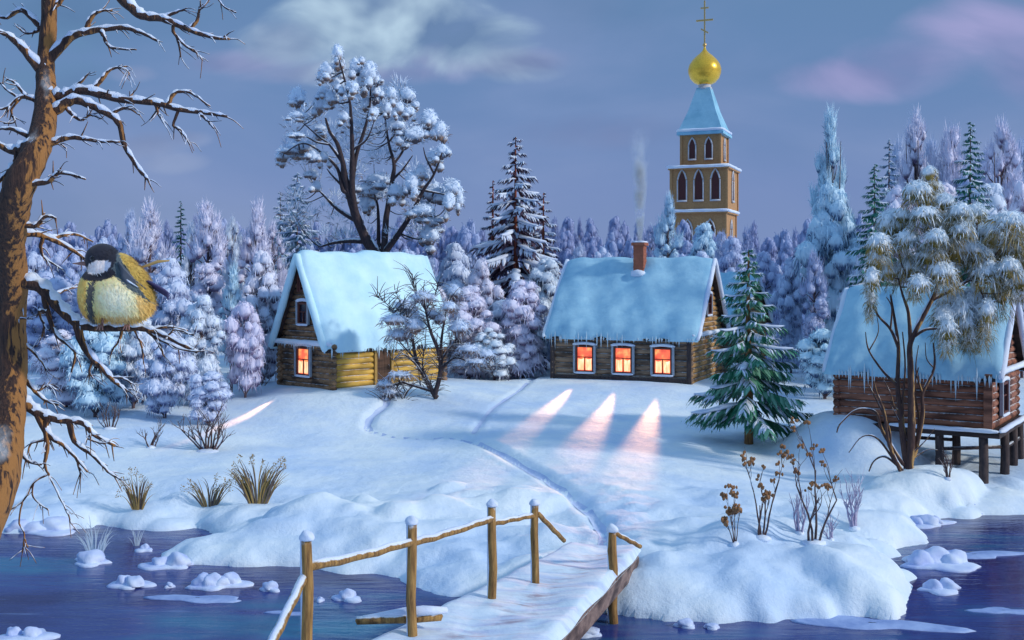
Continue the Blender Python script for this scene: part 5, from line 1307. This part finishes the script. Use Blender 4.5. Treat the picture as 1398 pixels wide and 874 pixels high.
# ------------------------------------------------------------------ chimney smoke
def smoke():
    wp=Matrix.Translation(h2.location)@Matrix.Rotation(R(-24),4,'Z')@Vector((-L2*.46,D2/2-.75,ZR2+.92))
    m=MB(); Ht=6.4; n=14; m.tube([(0,0,Ht*k/(n-1)) for k in range(n)],[.16+.62*(k/(n-1))**.8 for k in range(n)],14)
    mt_=bpy.data.materials.new('chimney_smoke'); mt_.use_nodes=True; nt=mt_.node_tree; nt.nodes.clear()
    out=nt.nodes.new('ShaderNodeOutputMaterial'); v=nt.nodes.new('ShaderNodeVolumePrincipled'); L(nt,v.outputs[0],out.inputs['Volume'])
    v.inputs['Color'].default_value=(.86,.92,1,1); v.inputs['Anisotropy'].default_value=.2
    tc=nt.nodes.new('ShaderNodeTexCoord'); sx=nt.nodes.new('ShaderNodeSeparateXYZ'); L(nt,tc.outputs['Object'],sx.inputs[0])
    nz=noise(nt,1.7,5,.65,stretch=(1,1,.55)); f=maprange(nt,nz.outputs[0],.40,.62)
    fade=maprange(nt,sx.outputs[2],.3,Ht*.98,1,0)
    rad=math_(nt,'SQRT',math_(nt,'ADD',math_(nt,'POWER',sx.outputs[0],2),math_(nt,'POWER',sx.outputs[1],2)))
    edge=maprange(nt,math_(nt,'DIVIDE',rad,math_(nt,'ADD',math_(nt,'MULTIPLY',sx.outputs[2],.105),.16)),.0,.95,1,0)
    thin=math_(nt,'DIVIDE',1.0,math_(nt,'ADD',math_(nt,'MULTIPLY',sx.outputs[2],.55),.5))
    d=math_(nt,'MULTIPLY',math_(nt,'MULTIPLY',math_(nt,'MULTIPLY',f,fade),math_(nt,'MULTIPLY',edge,thin)),60.0)
    L(nt,d,v.inputs['Density'])
    o=m.build('chimney_smoke',mt_); o.location=wp; tag(o,'pale wisp of smoke rising from the red brick chimney','smoke')
smoke()

# ------------------------------------------------------------------ window light on the snow
mw2=Matrix.Translation(h2.location)@Matrix.Rotation(R(-24),4,'Z')
for k,(a,b) in enumerate(wins):
    s_=mw2@Vector(((a+b)/2,-.45,1.25)); tg=[(705,600),(785,622),(868,622)][k]; t_=ground(*tg)
    spot(s_,t_,11000,30,(1.0,.47,.24),'window_light').scale=(.24,1,1)
mw1=Matrix.Translation(h1.location)@Matrix.Rotation(R(45),4,'Z')
spot(mw1@Vector((-.7,2.0,1.2)),ground(330,572),4200,30,(1,.47,.24),'window_light').scale=(.26,1,1)

# ------------------------------------------------------------------ sky, sun, camera
SUN_EL,SUN_AZ=27,113    # azimuth measured clockwise from +Y (north) towards +X
wd=bpy.data.worlds.new('World'); scene.world=wd; wd.use_nodes=True; nt=wd.node_tree
bg=nt.nodes['Background']; bg.inputs['Strength'].default_value=1.0
sky=nt.nodes.new('ShaderNodeTexSky'); sky.sky_type='NISHITA'; sky.sun_disc=False; sky.sun_elevation=R(SUN_EL); sky.sun_rotation=R(SUN_AZ)
tc=nt.nodes.new('ShaderNodeTexCoord'); sx=nt.nodes.new('ShaderNodeSeparateXYZ'); L(nt,tc.outputs['Generated'],sx.inputs[0])
ay=math_(nt,'MAXIMUM',math_(nt,'ABSOLUTE',sx.outputs[1]),.08)
U=math_(nt,'DIVIDE',sx.outputs[0],ay); V=math_(nt,'DIVIDE',sx.outputs[2],ay)
cv=nt.nodes.new('ShaderNodeCombineXYZ'); L(nt,U,cv.inputs[0]); L(nt,V,cv.inputs[1])
def wn(scale,detail,stretch,dist=0.0):
    mp=nt.nodes.new('ShaderNodeMapping'); mp.inputs['Scale'].default_value=stretch; L(nt,cv.outputs[0],mp.inputs[0])
    n=nt.nodes.new('ShaderNodeTexNoise'); n.inputs['Scale'].default_value=scale; n.inputs['Detail'].default_value=detail; n.inputs['Distortion'].default_value=dist; L(nt,mp.outputs[0],n.inputs['Vector']); return n.outputs[0]
grad=nt.nodes.new('ShaderNodeValToRGB'); e=grad.color_ramp.elements
for k_,(p_,c_) in enumerate([(0.0,(.20,.29,.56)),(.08,(.17,.26,.54)),(.17,(.14,.25,.50)),(.26,(.13,.25,.47)),(.45,(.20,.39,.68)),(1.0,(.27,.50,.80))]):  # stops above the visible sky brightened to light the snow
    if k_>1: e.new(p_)
    e[k_].position=p_; e[k_].color=c_+(1,)
L(nt,V,grad.inputs[0])
cb=wn(2.6,6,(1,2.4,1),.4); c=mix(nt,math_(nt,'MULTIPLY',maprange(nt,cb,.42,.68),.55),grad.outputs[0],(.26,.34,.60))
cd=wn(1.8,5,(1,3.0,1),.2); c=mix(nt,math_(nt,'MULTIPLY',maprange(nt,cd,.52,.75),.45),c,(.09,.18,.36))
def cloud(c,blobs,col_hi,col_lo,amt,scale=9,soft=.30):
    """heaped cloud: round lobes broken up by noise; bright where the cloud thins upwards"""
    n=wn(scale,7,(1,1.35,1),.5)
    mp=nt.nodes.new('ShaderNodeMapping'); mp.inputs['Scale'].default_value=(1,1.35,1); mp.inputs['Location'].default_value=(.1/scale,-.30/scale*1.35,0); L(nt,cv.outputs[0],mp.inputs[0])
    n2_=nt.nodes.new('ShaderNodeTexNoise'); n2_.inputs['Scale'].default_value=scale; n2_.inputs['Detail'].default_value=3; n2_.inputs['Distortion'].default_value=.5; L(nt,mp.outputs[0],n2_.inputs['Vector'])
    acc=None
    for (px,py,rx,ry) in blobs:
        a=math_(nt,'DIVIDE',math_(nt,'SUBTRACT',U,(px-CX)/F),rx/F); b=math_(nt,'DIVIDE',math_(nt,'SUBTRACT',V,(HY-py)/F),ry/F)
        d=math_(nt,'SUBTRACT',1.0,math_(nt,'ADD',math_(nt,'MULTIPLY',a,a),math_(nt,'MULTIPLY',b,b)))
        acc=d if acc is None else math_(nt,'SMOOTH_MAX',acc,d,.25)
    acc=math_(nt,'MAXIMUM',acc,-2.0)
    f=math_(nt,'ADD',acc,math_(nt,'MULTIPLY',math_(nt,'SUBTRACT',n,.5),3.2))
    mask=maprange(nt,f,-.15,soft*2.6)
    li=math_(nt,'MULTIPLY',math_(nt,'SUBTRACT',n,n2_.outputs[0]),3.5); li=math_(nt,'ADD',li,math_(nt,'MULTIPLY',f,-.30)); li=math_(nt,'ADD',li,.62,clamp=True)  # lighting on the cloud tops painted in from the noise difference
    cc=mix(nt,li,col_lo,col_hi)
    return mix(nt,math_(nt,'MULTIPLY',mask,amt),c,cc)
c=cloud(c,[(480,98,190,24),(640,80,170,22),(350,85,120,22)],(.36,.42,.68),(.18,.23,.46),1.0,7,.45)
c=cloud(c,[(560,20,120,60),(470,36,120,52),(640,52,110,40),(400,60,100,36),(520,60,150,44)],(.52,.70,.86),(.14,.24,.44),1.0,8,.4)
c=cloud(c,[(380,60,70,40),(430,100,90,20),(700,90,90,24)],(.42,.55,.74),(.16,.22,.42),.8,12,.5)
c=cloud(c,[(1340,50,120,56),(1270,85,120,42),(1180,108,130,32),(1390,90,100,60)],(.38,.38,.68),(.22,.26,.52),1.0,7,.55)
c=cloud(c,[(620,250,160,40),(900,60,170,46),(1080,200,150,40),(760,140,140,30)],(.24,.34,.62),(.14,.24,.48),.7,6,.8)
c=cloud(c,[(120,20,180,50),(60,120,120,40)],(.11,.25,.42),(.07,.16,.32),.7,6,.8)
c=cloud(c,[(205,198,60,22),(240,222,46,18),(180,100,40,14),(250,190,40,14)],(.28,.36,.60),(.20,.26,.47),.7,10,.5)
c=cloud(c,[(300,-20,140,26),(860,180,150,34)],(.20,.22,.43),(.16,.19,.38),.5,8,.6)
sk=nt.nodes.new('ShaderNodeVectorMath'); sk.operation='SCALE'; L(nt,sky.outputs[0],sk.inputs[0]); sk.inputs[3].default_value=.07
c=mix(nt,.12,c,sk.outputs[0])
L(nt,c,bg.inputs[0])
sl=bpy.data.lights.new('sun','SUN'); sl.energy=2.35; sl.angle=R(4); sl.color=(1.0,.93,.84)
so=bpy.data.objects.new('sun',sl); COL.objects.link(so)
dv=Vector((math.sin(R(SUN_AZ))*math.cos(R(SUN_EL)),math.cos(R(SUN_AZ))*math.cos(R(SUN_EL)),math.sin(R(SUN_EL))))
so.rotation_euler=dv.to_track_quat('Z','Y').to_euler(); so.location=(30,10,30)
cam=bpy.data.cameras.new('camera'); co_=bpy.data.objects.new('camera',cam); COL.objects.link(co_); scene.camera=co_
co_.location=(0,0,CH); co_.rotation_euler=(R(90),0,0); cam.sensor_width=36; cam.lens=36*F/1398; cam.shift_y=-(437-HY)/1398; cam.clip_end=5000; cam.clip_start=.1
scene.view_settings.view_transform='Standard'; scene.view_settings.look='None'; scene.view_settings.exposure=0; scene.view_settings.gamma=1
scene.render.engine='CYCLES'; scene.cycles.use_denoising=True; scene.cycles.max_bounces=6; scene.cycles.volume_bounces=1; scene.cycles.diffuse_bounces=3
scene.render.film_transparent=False
